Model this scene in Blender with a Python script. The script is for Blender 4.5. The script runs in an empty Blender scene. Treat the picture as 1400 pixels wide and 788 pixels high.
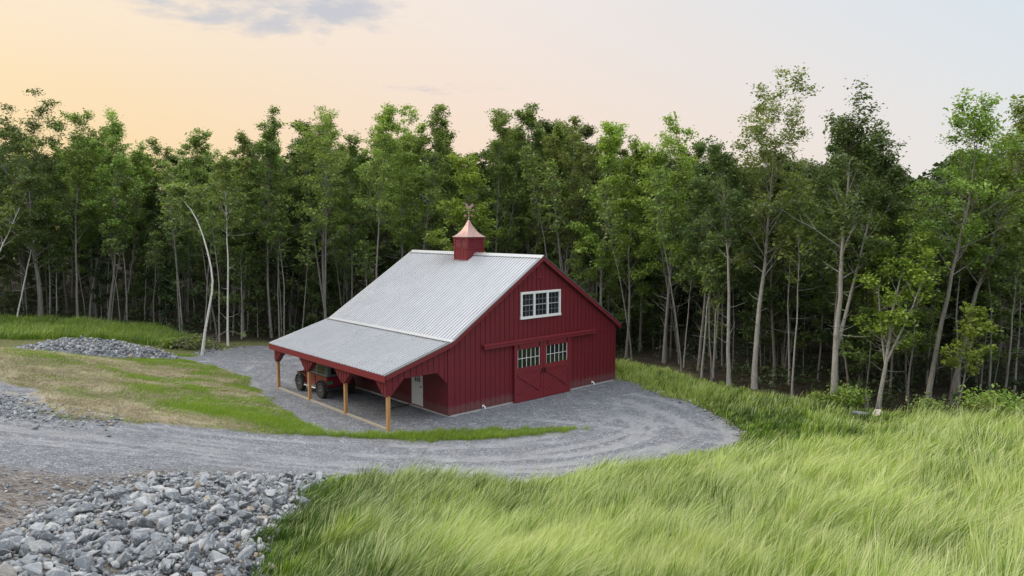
import bpy, bmesh, math, random
import numpy as np
from mathutils import Vector, Matrix

random.seed(7)
RNG = np.random.default_rng(7)
R = math.radians
SC = bpy.context.scene
COL = SC.collection

# ------------------------------------------------------------------ camera, sky, sun, exposure
CAM_H = 8.598
cam_data = bpy.data.cameras.new('camera')
cam = bpy.data.objects.new('camera', cam_data)
COL.objects.link(cam)
cam.location = (0, 0, CAM_H)
cam.rotation_euler = (R(90) - 0.0844, 0, 0)
cam_data.sensor_width = 36.0
cam_data.lens = 972.5 / 1400 * 36
cam_data.clip_end = 3000
SC.camera = cam

SUN_AZ = R(-78)      # measured from +Y towards +X: the sunset is to the left, beyond the trees
SUN_EL = R(33)
SUN_DIR = Vector((math.sin(SUN_AZ) * math.cos(SUN_EL), math.cos(SUN_AZ) * math.cos(SUN_EL), math.sin(SUN_EL)))

SC.view_settings.view_transform = 'Standard'
SC.view_settings.look = 'None'
SC.view_settings.exposure = 0.5
SC.view_settings.gamma = 1.0
SC.view_settings.use_curve_mapping = False

world = bpy.data.worlds.new('World')
SC.world = world
world.use_nodes = True


def build_world():
    nt = world.node_tree
    N, Lk = nt.nodes, nt.links
    N.clear()

    def nd(t, **kw):
        n = N.new(t)
        for k, v in kw.items():
            setattr(n, k, v)
        return n

    def val(n, i, v):
        if isinstance(v, (int, float)):
            n.inputs[i].default_value = v
        else:
            Lk.new(v, n.inputs[i])

    def M(op, a, b=0.0, c=None, clamp=False):
        n = nd('ShaderNodeMath', operation=op, use_clamp=clamp)
        val(n, 0, a); val(n, 1, b)
        if c is not None:
            val(n, 2, c)
        return n.outputs[0]

    def ramp(fac, stops):
        n = nd('ShaderNodeValToRGB')
        el = n.color_ramp.elements
        while len(el) < len(stops):
            el.new(0.5)
        for e, (p, c) in zip(el, stops):
            e.position = p
            e.color = c if len(c) == 4 else (*c, 1)
        Lk.new(fac, n.inputs[0])
        return n.outputs[0]

    def mix(fac, a, b):
        n = nd('ShaderNodeMix', data_type='RGBA')
        if isinstance(fac, float):
            n.inputs[0].default_value = fac
        else:
            Lk.new(fac, n.inputs[0])
        for i, v in ((6, a), (7, b)):
            if isinstance(v, tuple):
                n.inputs[i].default_value = (*v, 1)
            else:
                Lk.new(v, n.inputs[i])
        return n.outputs[2]

    tc = nd('ShaderNodeTexCoord')
    vec = tc.outputs['Generated']
    sep = nd('ShaderNodeSeparateXYZ'); Lk.new(vec, sep.inputs[0])
    x, y, z = sep.outputs

    def dot(d):
        n = nd('ShaderNodeVectorMath', operation='DOT_PRODUCT')
        Lk.new(vec, n.inputs[0]); n.inputs[1].default_value = d
        return n.outputs['Value']

    sky = nd('ShaderNodeTexSky', sky_type='NISHITA')
    sky.sun_disc = False
    sky.sun_elevation = SUN_EL
    sky.sun_rotation = SUN_AZ
    sky.air_density = 1.5
    sky.dust_density = 2.0

    # dusk colours by direction: apricot towards the sunset, pale grey-blue away, raised behind the camera as unseen fill
    s = dot((-0.80, 0.60, 0.0))
    low = ramp(M('MULTIPLY_ADD', s, 0.5, 0.5), [
        (0.0, (1.15, 1.20, 1.28)), (0.25, (1.0, 1.05, 1.12)), (0.46, (0.74, 0.77, 0.80)), (0.62, (0.85, 0.765, 0.71)),
        (0.78, (0.92, 0.735, 0.61)), (0.88, (0.93, 0.71, 0.52)), (0.955, (0.95, 0.70, 0.40)), (1.0, (0.98, 0.72, 0.36))])
    high = ramp(M('MULTIPLY_ADD', s, 0.5, 0.5), [
        (0.0, (1.3, 1.4, 1.55)), (0.25, (1.0, 1.1, 1.2)), (0.5, (0.66, 0.765, 0.85)), (0.66, (0.78, 0.775, 0.79)), (0.8, (0.89, 0.80, 0.745)), (0.96, (0.96, 0.81, 0.63)), (1.0, (0.97, 0.81, 0.6))])
    el = nd('ShaderNodeMapRange', interpolation_type='SMOOTHSTEP')
    Lk.new(z, el.inputs[0]); el.inputs[1].default_value = 0.06; el.inputs[2].default_value = 0.34
    grad = mix(el.outputs[0], low, high)
    zen = nd('ShaderNodeMapRange', interpolation_type='SMOOTHSTEP')
    Lk.new(z, zen.inputs[0]); zen.inputs[1].default_value = 0.35; zen.inputs[2].default_value = 0.75
    grad = mix(zen.outputs[0], grad, (2.08, 2.12, 2.2))  # overhead brightened well beyond the visible sky, as unseen fill light

    # thin broken cloud, on a flat layer overhead
    zz = M('ADD', M('MAXIMUM', z, 0.0), 0.10)
    cb = nd('ShaderNodeCombineXYZ')
    Lk.new(M('DIVIDE', x, zz), cb.inputs[0]); Lk.new(M('DIVIDE', y, zz), cb.inputs[1])
    n1 = nd('ShaderNodeTexNoise'); n1.inputs['Scale'].default_value = 2.3; n1.inputs['Detail'].default_value = 9
    n1.inputs['Roughness'].default_value = 0.62; n1.inputs['Distortion'].default_value = 0.3
    Lk.new(cb.outputs[0], n1.inputs['Vector'])
    n2 = nd('ShaderNodeTexNoise'); n2.inputs['Scale'].default_value = 9; n2.inputs['Detail'].default_value = 6
    n2.inputs['Roughness'].default_value = 0.6
    Lk.new(cb.outputs[0], n2.inputs['Vector'])
    d = dot((-0.34, 0.886, 0.316))
    near = nd('ShaderNodeMapRange', interpolation_type='SMOOTHSTEP')
    # an elongated bank: distance measured wide in x, narrow in z
    dx = M('MULTIPLY', M('ADD', x, 0.315), 0.85)
    dz = M('MULTIPLY', M('SUBTRACT', z, 0.278), 4.4)
    rr = M('SQRT', M('ADD', M('MULTIPLY', dx, dx), M('MULTIPLY', dz, dz)))
    Lk.new(rr, near.inputs[0]); near.inputs[1].default_value = 0.30; near.inputs[2].default_value = 0.05
    bank = M('MULTIPLY', near.outputs[0], M('MULTIPLY', M('GREATER_THAN', y, 0.0), 1.0))
    ex = M('ADD', x, 0.09); ez = M('MULTIPLY', M('SUBTRACT', z, 0.187), 7.0)
    wisp = nd('ShaderNodeMapRange', interpolation_type='SMOOTHSTEP')
    Lk.new(M('SQRT', M('ADD', M('MULTIPLY', ex, ex), M('MULTIPLY', ez, ez))), wisp.inputs[0]); wisp.inputs[1].default_value = 0.16; wisp.inputs[2].default_value = 0.02
    thr = M('SUBTRACT', M('SUBTRACT', 0.71, M('MULTIPLY', bank, 0.32)), M('MULTIPLY', wisp.outputs[0], 0.29))
    c1 = nd('ShaderNodeMapRange', interpolation_type='SMOOTHSTEP')
    Lk.new(M('SUBTRACT', M('MULTIPLY_ADD', n2.outputs[0], 0.28, M('MULTIPLY', n1.outputs[0], 0.78)), thr), c1.inputs[0])
    c1.inputs[1].default_value = 0.0; c1.inputs[2].default_value = 0.20
    cfac = M('MULTIPLY', c1.outputs[0], 0.78)
    ccol = mix(bank, (0.66, 0.60, 0.61), (0.48, 0.52, 0.61))
    grad = mix(cfac, grad, ccol)

    up = nd('ShaderNodeVectorMath', operation='SCALE'); Lk.new(grad, up.inputs[0]); up.inputs['Scale'].default_value = 10.0
    tot = mix(0.08, up.outputs[0], sky.outputs[0])
    bg = nd('ShaderNodeBackground'); Lk.new(tot, bg.inputs[0]); bg.inputs[1].default_value = 0.075
    out = nd('ShaderNodeOutputWorld'); Lk.new(bg.outputs[0], out.inputs[0])


build_world()

sun_data = bpy.data.lights.new('sun', 'SUN')
sun_data.energy = 1.5
sun_data.angle = R(30)
sun_data.color = (1.0, 0.87, 0.70)
sun = bpy.data.objects.new('sun', sun_data)
COL.objects.link(sun)
sun.rotation_euler = SUN_DIR.to_track_quat('Z', 'Y').to_euler()

# ------------------------------------------------------------------ helpers


def put(name, mesh, mat=None, parent=None, loc=None):
    o = bpy.data.objects.new(name, mesh)
    COL.objects.link(o)
    if mat is not None:
        mesh.materials.append(mat)
    if parent is not None:
        o.parent = parent
    if loc is not None:
        o.location = loc
    return o


def empty(name, loc=(0, 0, 0), rotz=0.0, parent=None):
    o = bpy.data.objects.new(name, None)
    COL.objects.link(o)
    o.location = loc
    o.rotation_euler = (0, 0, rotz)
    o.empty_display_size = 0.3
    if parent is not None:
        o.parent = parent
    return o


def tag(o, label, cat, group=None, kind=None):
    o['label'] = label
    o['category'] = cat
    if group:
        o['group'] = group
    if kind:
        o['kind'] = kind
    return o


def fast_mesh(name, verts, loops, sizes, attrs=None, smooth=False):
    """verts (n,3); loops flat vertex ids; sizes per-face corner counts; attrs {name: (domain, float array)}"""
    me = bpy.data.meshes.new(name)
    verts = np.ascontiguousarray(verts, dtype=np.float32)
    loops = np.ascontiguousarray(loops, dtype=np.int32).ravel()
    sizes = np.ascontiguousarray(sizes, dtype=np.int32).ravel()
    me.vertices.add(len(verts)); me.vertices.foreach_set('co', verts.ravel())
    me.loops.add(len(loops)); me.loops.foreach_set('vertex_index', loops)
    me.polygons.add(len(sizes))
    start = np.zeros(len(sizes), np.int32); start[1:] = np.cumsum(sizes)[:-1]
    me.polygons.foreach_set('loop_start', start)
    if smooth:
        me.polygons.foreach_set('use_smooth', np.ones(len(sizes), bool))
    for k, (dom, arr) in (attrs or {}).items():
        a = me.attributes.new(k, 'FLOAT', dom)
        a.data.foreach_set('value', np.ascontiguousarray(arr, dtype=np.float32).ravel())
    me.update(calc_edges=True)
    me.validate()
    return me


class MB:
    """collects polygons and builds one mesh"""
    def __init__(self):
        self.v = []; self.f = []

    def poly(self, pts):
        i = len(self.v); self.v += [tuple(p) for p in pts]; self.f.append(tuple(range(i, i + len(pts))))
        return self

    def hexa(self, p):
        """8 points: bottom ring 0-3 (ccw), top ring 4-7"""
        i = len(self.v); self.v += [tuple(q) for q in p]
        for f in ((3, 2, 1, 0), (4, 5, 6, 7), (0, 1, 5, 4), (1, 2, 6, 5), (2, 3, 7, 6), (3, 0, 4, 7)):
            self.f.append(tuple(i + k for k in f))
        return self

    def box(self, x0, x1, y0, y1, z0, z1):
        return self.hexa([(x0, y0, z0), (x1, y0, z0), (x1, y1, z0), (x0, y1, z0), (x0, y0, z1), (x1, y0, z1), (x1, y1, z1), (x0, y1, z1)])

    def beam(self, a, b, w, h, up=(0, 0, 1)):
        """rectangular bar from a to b, w across, h along 'up'"""
        a = Vector(a); b = Vector(b); d = (b - a).normalized(); u = Vector(up)
        s = d.cross(u)
        if s.length < 1e-5:
            s = d.cross(Vector((1, 0, 0)))
        s.normalize(); t = s.cross(d).normalized()
        s *= w / 2; t *= h / 2
        return self.hexa([a - s - t, a + s - t, b + s - t, b - s - t, a - s + t, a + s + t, b + s + t, b - s + t])

    def prism(self, pts, axis, a, b):
        """extrude a 2D polygon along axis ('x','y','z') from a to b"""
        def P(p, t):
            return {'x': (t, p[0], p[1]), 'y': (p[0], t, p[1]), 'z': (p[0], p[1], t)}[axis]
        n = len(pts); i = len(self.v)
        self.v += [P(p, a) for p in pts] + [P(p, b) for p in pts]
        self.f.append(tuple(i + k for k in range(n)))
        self.f.append(tuple(i + n + k for k in reversed(range(n))))
        for k in range(n):
            j = (k + 1) % n
            self.f.append((i + k, i + n + k, i + n + j, i + j))
        return self

    def tube(self, pts, radii, seg=8, cap=True):
        pts = [Vector(p) for p in pts]
        if isinstance(radii, (int, float)):
            radii = [radii] * len(pts)
        i = len(self.v); n = len(pts)
        ref = Vector((0.13, 0.97, 0.21))
        for k, p in enumerate(pts):
            d = (pts[min(k + 1, n - 1)] - pts[max(k - 1, 0)]).normalized()
            s = d.cross(ref)
            if s.length < 0.1:
                s = d.cross(Vector((1, 0, 0)))
            s.normalize(); t = s.cross(d)
            for q in range(seg):
                a = 2 * math.pi * q / seg
                self.v.append(tuple(p + (s * math.cos(a) + t * math.sin(a)) * radii[k]))
        for k in range(n - 1):
            for q in range(seg):
                w = (q + 1) % seg
                self.f.append((i + k * seg + q, i + k * seg + w, i + (k + 1) * seg + w, i + (k + 1) * seg + q))
        if cap:
            self.f.append(tuple(i + q for q in reversed(range(seg))))
            self.f.append(tuple(i + (n - 1) * seg + q for q in range(seg)))
        return self

    def lathe(self, prof, center, axis='z', seg=16):
        """prof: (radius, offset along axis)"""
        i = len(self.v); n = len(prof)
        for r, h in prof:
            for q in range(seg):
                a = 2 * math.pi * q / seg
                c, s = r * math.cos(a), r * math.sin(a)
                p = {'z': (c, s, h), 'x': (h, c, s), 'y': (s, h, c)}[axis]
                self.v.append((center[0] + p[0], center[1] + p[1], center[2] + p[2]))
        for k in range(n - 1):
            for q in range(seg):
                w = (q + 1) % seg
                self.f.append((i + k * seg + q, i + k * seg + w, i + (k + 1) * seg + w, i + (k + 1) * seg + q))
        self.f.append(tuple(i + q for q in reversed(range(seg))))
        self.f.append(tuple(i + (n - 1) * seg + q for q in range(seg)))
        return self

    def build(self, name, mat, parent=None, bevel=0.0, smooth=False, loc=None):
        me = bpy.data.meshes.new(name)
        me.from_pydata(self.v, [], self.f)
        bm = bmesh.new(); bm.from_mesh(me)
        bmesh.ops.recalc_face_normals(bm, faces=bm.faces)
        if bevel:
            bmesh.ops.bevel(bm, geom=[e for e in bm.edges if len(e.link_faces) == 2 and e.calc_face_angle(0) > 0.5], offset=bevel, segments=1, affect='EDGES', clamp_overlap=True)
        bm.to_mesh(me); bm.free()
        if smooth:
            for p in me.polygons:
                p.use_smooth = True
        return put(name, me, mat, parent, loc)


# ------------------------------------------------------------------ materials


class Mat:
    def __init__(self, name):
        self.m = bpy.data.materials.new(name)
        self.m.use_nodes = True
        self.nt = self.m.node_tree
        self.N, self.L = self.nt.nodes, self.nt.links
        self.b = self.N['Principled BSDF']
        self.out = self.N['Material Output']

    def nd(self, t, ins=None, **kw):
        n = self.N.new(t)
        for k, v in kw.items():
            setattr(n, k, v)
        for k, v in (ins or {}).items():
            self.set(n.inputs[k], v)
        return n

    def set(self, sock, v):
        if isinstance(v, bpy.types.NodeSocket):
            self.L.new(v, sock)
        elif isinstance(v, tuple) and len(v) == 3 and sock.type == 'RGBA':
            sock.default_value = (*v, 1)
        else:
            sock.default_value = v

    def coord(self, kind='Object'):
        return self.nd('ShaderNodeTexCoord').outputs[kind]

    def geo(self):
        return self.nd('ShaderNodeNewGeometry').outputs['Position']

    def scale(self, vec, s):
        return self.nd('ShaderNodeMapping', {'Vector': vec, 'Scale': s}).outputs[0]

    def noise(self, vec, scale, detail=4, rough=0.55, dist=0.0, out=0):
        return self.nd('ShaderNodeTexNoise', {'Vector': vec, 'Scale': scale, 'Detail': detail, 'Roughness': rough, 'Distortion': dist}).outputs[out]

    def voro(self, vec, scale, out='Color', feature='F1'):
        return self.nd('ShaderNodeTexVoronoi', {'Vector': vec, 'Scale': scale}, feature=feature).outputs[out]

    def ramp(self, fac, stops, interp='LINEAR'):
        n = self.nd('ShaderNodeValToRGB', {0: fac})
        n.color_ramp.interpolation = interp
        el = n.color_ramp.elements
        while len(el) < len(stops):
            el.new(0.5)
        for e, (p, c) in zip(el, stops):
            e.position = p
            e.color = (c, c, c, 1) if isinstance(c, (int, float)) else (*c, 1)
        return n.outputs[0]

    def mix(self, fac, a, b, blend='MIX'):
        n = self.nd('ShaderNodeMix', data_type='RGBA', blend_type=blend)
        self.set(n.inputs[0], fac); self.set(n.inputs[6], a); self.set(n.inputs[7], b)
        return n.outputs[2]

    def math(self, op, a, b=0.0, clamp=False):
        n = self.nd('ShaderNodeMath', operation=op, use_clamp=clamp)
        self.set(n.inputs[0], a); self.set(n.inputs[1], b)
        return n.outputs[0]

    def attr(self, name):
        return self.nd('ShaderNodeAttribute', attribute_name=name).outputs['Fac']

    def rand(self):
        return self.nd('ShaderNodeObjectInfo').outputs['Random']

    def bump(self, height, strength=0.3, dist=0.02):
        n = self.nd('ShaderNodeBump', {'Height': height, 'Strength': strength, 'Distance': dist})
        self.L.new(n.outputs[0], self.b.inputs['Normal'])
        return n.outputs[0]

    def p(self, **kw):
        for k, v in kw.items():
            self.set(self.b.inputs[k.replace('_', ' ').replace('IOR level', 'IOR Level')], v)
        return self


def simple(name, col, rough=0.6, metal=0.0, var=0.12, scale=6.0, spec=0.5, bump=0.0):
    k = Mat(name)
    n = k.noise(k.coord(), scale, 5, 0.6)
    f = k.ramp(n, [(0.25, 1 - var), (0.75, 1 + var)])
    k.set(k.b.inputs['Base Color'], k.mix(1.0, col, f, 'MULTIPLY'))
    k.set(k.b.inputs['Roughness'], rough); k.set(k.b.inputs['Metallic'], metal)
    k.set(k.b.inputs['Specular IOR Level'], spec)
    if bump:
        k.bump(k.noise(k.coord(), scale * 8, 4), bump, 0.01)
    return k.m


def red_paint(name, col, rough=0.5, splash=False):
    k = Mat(name)
    v = k.coord()
    streak = k.noise(k.scale(v, (9, 9, 0.5)), 3.0, 6, 0.65)
    blot = k.noise(v, 0.8, 4)
    f = k.ramp(streak, [(0.25, 0.80), (0.75, 1.16)])
    c = k.mix(1.0, col, f, 'MULTIPLY')
    c = k.mix(k.ramp(blot, [(0.35, 0.0), (0.75, 0.30)]), c, (col[0] * 0.8, col[1] * 1.9, col[2] * 1.7))
    if splash:
        zz = k.nd('ShaderNodeSeparateXYZ', {0: v}).outputs[2]
        h = k.math('ADD', zz, k.math('MULTIPLY', k.noise(k.scale(v, (2, 2, 1)), 2.5, 6, 0.7), -0.75))
        c = k.mix(k.ramp(h, [(-0.0, 0.40), (0.18, 0.0)]), c, (0.15, 0.10, 0.095))
    k.p(Base_Color=c, Roughness=rough)
    k.set(k.b.inputs['Specular IOR Level'], 0.35)
    k.bump(k.noise(k.scale(v, (30, 30, 2)), 4.0, 5), 0.15, 0.01)
    return k.m


def foliage(name, c_dark, c_light, trans=0.35):
    """leaf: two-tone by leaf, shifted a little from tree to tree"""
    k = Mat(name)
    t = k.attr('tint')
    c = k.mix(t, c_dark, c_light)
    hs = k.nd('ShaderNodeHueSaturation', {'Color': c})
    r = k.rand()
    k.set(hs.inputs['Hue'], k.nd('ShaderNodeMapRange', {0: r, 3: 0.490, 4: 0.514}).outputs[0])
    k.set(hs.inputs['Value'], k.nd('ShaderNodeMapRange', {0: k.math('FRACT', k.math('MULTIPLY', r, 7.31)), 3: 0.78, 4: 1.2}).outputs[0])
    col = hs.outputs[0]
    k.p(Base_Color=col, Roughness=0.55)
    k.set(k.b.inputs['Specular IOR Level'], 0.35)
    tr = k.nd('ShaderNodeBsdfTranslucent', {'Color': k.mix(1.0, col, (1.25, 1.25, 0.6), 'MULTIPLY')})
    ms = k.nd('ShaderNodeMixShader', {0: trans, 1: k.b.outputs[0], 2: tr.outputs[0]})
    k.L.new(ms.outputs[0], k.out.inputs[0])
    return k.m


def bark(name, base, dark, light, birch=False):
    k = Mat(name)
    v = k.coord()
    if birch:
        n = k.noise(k.scale(v, (3, 3, 14)), 2.2, 5, 0.7)
        c = k.ramp(n, [(0.36, dark), (0.44, base), (0.7, light)])
    else:
        n = k.noise(k.scale(v, (14, 14, 2.5)), 1.6, 6, 0.7)
        m = k.noise(v, 0.9, 4)
        c = k.ramp(n, [(0.25, dark), (0.5, base), (0.8, light)])
        c = k.mix(k.ramp(m, [(0.5, 0.0), (0.75, 0.45)]), c, light)
    k.p(Base_Color=c, Roughness=0.85)
    k.set(k.b.inputs['Specular IOR Level'], 0.2)
    k.bump(n, 0.5, 0.03)
    return k.m

# ------------------------------------------------------------------ the lie of the land
# surveyed spot heights (x, y, z) and the outlines of the gravel, dirt, stone heap, straw and rubble (metres)
CTRL = np.array([(-7.23, 9.66, 3.7), (-5.48, 10.25, 3.4), (-3.6, 11.24, 2.9), (0.0, 12.62, 2.2), (4.17, 13.01, 2.0), (9.29, 12.42, 2.3), (-10.13,
    13.65, 3.0), (-12.84, 17.39, 2.6), (-17.07, 23.26, 2.2), (-9.39, 14.77, 2.7), (-9.31, 17.62, 2.1), (-7.89, 19.65, 1.5), (-5.99, 21.8, 0.7),
    (-12.27, 20.1, 2.1), (-12.45, 26.39, 1.2), (-10.62, 22.42, 1.35), (-9.0, 24.43, 0.7), (-7.65, 27.99, 0.15), (-5.1, 24.2, 0.25), (-21.24, 29.05,
    2.0), (-19.31, 30.81, 1.6), (-16.68, 30.7, 1.3), (-16.24, 34.55, 0.75), (-13.72, 35.49, 0.35), (-10.25, 32.62, 0.08), (-18.12, 43.49, 0.1),
    (-28.78, 39.52, 1.5), (-26.8, 41.54, 1.05), (-25.05, 43.77, 0.6), (-39.23, 54.06, 1.1), (-32.32, 51.92, 0.8), (-26.13, 50.3, 0.2), (-45.71, 48.98,
    1.6), (-2.84, 19.13, 0.75), (-2.33, 15.63, 1.5), (-5.19, 16.33, 1.9), (0.0, 22.26, 0.05), (3.82, 24.11, 0.02), (8.3, 26.28, 0.1), (3.1, 19.5,
    0.6), (6.45, 20.28, 0.5), (11.57, 27.51, 0.0), (9.39, 22.23, 0.45), (11.92, 22.61, 0.6), (14.35, 22.73, 0.8), (15.72, 21.33, 1.0), (9.09, 17.12,
    1.2), (12.12, 16.33, 1.6), (17.82, 30.9, 0.1), (21.21, 28.88, 0.1), (14.92, 31.63, 0.0), (-5.51, 28.63, 0.0), (-8.54, 31.96, 0.0), (-11.24, 34.91,
    0.0), (-14.27, 38.24, 0.0), (-2.89, 31.7, 0.0), (2.55, 34.63, 0.0), (6.65, 39.04, 0.0), (-2.5, 40.17, 0.0), (2.67, 44.89, 0.0), (-6.88, 44.98,
    0.0), (-1.37, 49.32, 0.0), (1.35, 31.5, 0.0), (5.72, 34.13, 0.0), (-18.6, 51.2, 0.0), (-20.7, 51.5, 0.0), (11.6, 37.0, 0.0), (15.5, 33.5, 0.0),
    (19.0, 32.0, 0.1), (-12.0, 54.0, 0.0), (0.0, 54.0, 0.0), (8.0, 47.0, 0.0), (-30.0, 56.0, 0.7), (-40.0, 58.0, 1.1), (0.0, 2.0, 4.4), (-10.0, 4.0,
    4.9), (10.0, 4.0, 3.4), (0.0, -12.0, 5.5), (-20.0, -12.0, 6.5), (20.0, -12.0, 4.5), (-30.0, 12.0, 4.5), (-45.0, 25.0, 3.6), (30.0, 12.0, 3.6),
    (40.0, 25.0, 2.8), (-60.0, 45.0, 2.5), (50.0, 40.0, 1.2), (-60.0, 80.0, 2.5), (0.0, 80.0, 1.0), (60.0, 80.0, 1.5), (0.0, 110.0, 3.0), (-90.0,
    110.0, 5.0), (90.0, 110.0, 4.0)])
GRAVEL = [(-21.0, 25.75), (-19.34, 26.41), (-17.42, 25.2), (-15.43, 24.53), (-13.85, 25.39), (-12.34, 26.13), (-10.54, 27.14), (-8.78, 27.86), (-7.7,
    28.19), (-5.35, 28.29), (-2.97, 28.28), (0.0, 28.65), (2.17, 29.51), (3.22, 30.12), (1.91, 30.33), (0.0, 29.91), (-3.1, 29.57), (-4.91, 29.2),
    (-7.04, 29.16), (-7.95, 29.14), (-8.67, 29.51), (-10.22, 32.0), (-12.03, 34.86), (-14.95, 39.81), (-16.81, 41.9), (-19.11, 43.69), (-20.9, 44.61),
    (-22.63, 43.48), (-26.18, 41.94), (-28.57, 41.62), (-29.91, 42.0), (-31.45, 45.86), (-31.49, 48.92), (-29.38, 50.52), (-25.65, 49.37), (-22.04,
    46.06), (-21.02, 46.44), (-21.38, 50.16), (-19.69, 51.21), (-17.31, 51.27), (-8, 50.5), (-1, 50), (5.2, 43.5), (6.04, 39.89), (6.81, 38.4), (7.63,
    36.51), (8.91, 34.06), (9.6, 31.59), (9.59, 28.7), (8.46, 26.79), (7.04, 25.69), (5.23, 24.82), (3.34, 24.34), (1.77, 23.92), (0.97, 22.88), (0.0,
    22.48), (-1.44, 22.75), (-3.36, 22.71), (-4.7, 22.23), (-5.99, 21.8), (-8.28, 19.62), (-9.39, 17.77), (-9.64, 15.71), (-9.37, 13.59), (-8.58,
    11.52), (-8.12, 9.74), (-14, 8), (-24, 14), (-26, 22)]
DIRT = [(-13.8, 16.78), (-12.26, 16.59), (-10.64, 17.37), (-9.36, 19.71), (-7.84, 20.64), (-8.16, 19.31), (-9.21, 17.43), (-9.35, 15.5), (-9.09,
    13.38), (-8.45, 11.34), (-7.86, 9.43)]
ROCKS = [(-7.74, 9.54), (-8.51, 11.42), (-9.21, 13.56), (-9.44, 15.65), (-9.31, 17.62), (-8.2, 19.41), (-6.71, 21.19), (-5.83, 21.65), (-5.04, 17.31),
    (-4.87, 14.55), (-4.64, 12.88), (-3.72, 10.61), (-6.44, 8.57)]
STRAW = [(-26.99, 34.1), (-24.09, 33.01), (-20.09, 30.06), (-16.59, 28.31), (-14.14, 28.72), (-11.86, 28.28), (-12.34, 26.13), (-13.85, 25.39),
    (-15.43, 24.53), (-17.42, 25.2), (-19.34, 26.41), (-20.67, 26.01)]
PILE = [(-28.79, 40.41), (-30.97, 45.15), (-31.49, 48.92), (-29.38, 50.52), (-25.65, 49.37), (-21.37, 45.14), (-22.63, 43.48), (-26.18, 41.94)]


def tps_fit(c, lam=0.02):
    n = len(c); X = c[:, :2]
    d = np.linalg.norm(X[:, None] - X[None], axis=2)
    K = np.where(d > 0, d * d * np.log(d + 1e-12), 0) + lam * n * np.eye(n)
    P = np.c_[np.ones(n), X]
    A = np.block([[K, P], [P.T, np.zeros((3, 3))]])
    return np.linalg.solve(A, np.r_[c[:, 2], 0, 0, 0])


TPS = tps_fit(CTRL)


def sstep(a, b, x):
    t = np.clip((x - a) / (b - a), 0, 1)
    return t * t * (3 - 2 * t)


def hash2(ix, iy, seed):
    h = (ix.astype(np.int64) * 374761393 + iy.astype(np.int64) * 668265263 + seed * 974711) & 0x7fffffff
    h = ((h ^ (h >> 13)) * 1274126177) & 0x7fffffff
    return ((h ^ (h >> 16)) & 0xffff) / 65535.0


def vnoise(x, y, scale, seed=0, octaves=3):
    x = np.asarray(x, float) * scale; y = np.asarray(y, float) * scale
    tot = 0; amp = 1; s = 0
    for o in range(octaves):
        ix = np.floor(x); iy = np.floor(y)
        fx = x - ix; fy = y - iy
        fx = fx * fx * (3 - 2 * fx); fy = fy * fy * (3 - 2 * fy)
        a = hash2(ix, iy, seed + o); b = hash2(ix + 1, iy, seed + o); c = hash2(ix, iy + 1, seed + o); d = hash2(ix + 1, iy + 1, seed + o)
        tot = tot + amp * ((a * (1 - fx) + b * fx) * (1 - fy) + (c * (1 - fx) + d * fx) * fy); s += amp
        x = x * 2.03; y = y * 2.03; amp *= 0.5
    return tot / s


def poly_sd(x, y, poly):
    """signed distance, positive inside"""
    x = np.asarray(x, float); y = np.asarray(y, float)
    inside = np.zeros(x.shape, bool); best = np.full(x.shape, 1e9)
    n = len(poly)
    for i in range(n):
        x0, y0 = poly[i]; x1, y1 = poly[(i + 1) % n]
        dx, dy = x1 - x0, y1 - y0
        t = np.clip(((x - x0) * dx + (y - y0) * dy) / (dx * dx + dy * dy + 1e-12), 0, 1)
        best = np.minimum(best, (x - x0 - t * dx) ** 2 + (y - y0 - t * dy) ** 2)
        if dy != 0:
            c = ((y0 > y) != (y1 > y)) & (x < (x1 - x0) * (y - y0) / dy + x0)
            inside ^= c
    d = np.sqrt(best)
    return np.where(inside, d, -d)


def line_dist(x, y, pts):
    best = np.full(np.shape(x), 1e9)
    for (x0, y0), (x1, y1) in zip(pts[:-1], pts[1:]):
        dx, dy = x1 - x0, y1 - y0
        t = np.clip(((x - x0) * dx + (y - y0) * dy) / (dx * dx + dy * dy), 0, 1)
        best = np.minimum(best, (x - x0 - t * dx) ** 2 + (y - y0 - t * dy) ** 2)
    return np.sqrt(best)


def catmull(p, n=8):
    p = [np.array(q, float) for q in p]
    p = [2 * p[0] - p[1]] + p + [2 * p[-1] - p[-2]]
    out = []
    for i in range(1, len(p) - 2):
        for k in range(n):
            t = k / n
            out.append(0.5 * ((2 * p[i]) + (-p[i - 1] + p[i + 1]) * t + (2 * p[i - 1] - 5 * p[i] + 4 * p[i + 1] - p[i + 2]) * t * t + (-p[i - 1] + 3 * p[i] - 3 * p[i + 1] + p[i + 2]) * t ** 3))
    out.append(p[-2])
    return out


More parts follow.
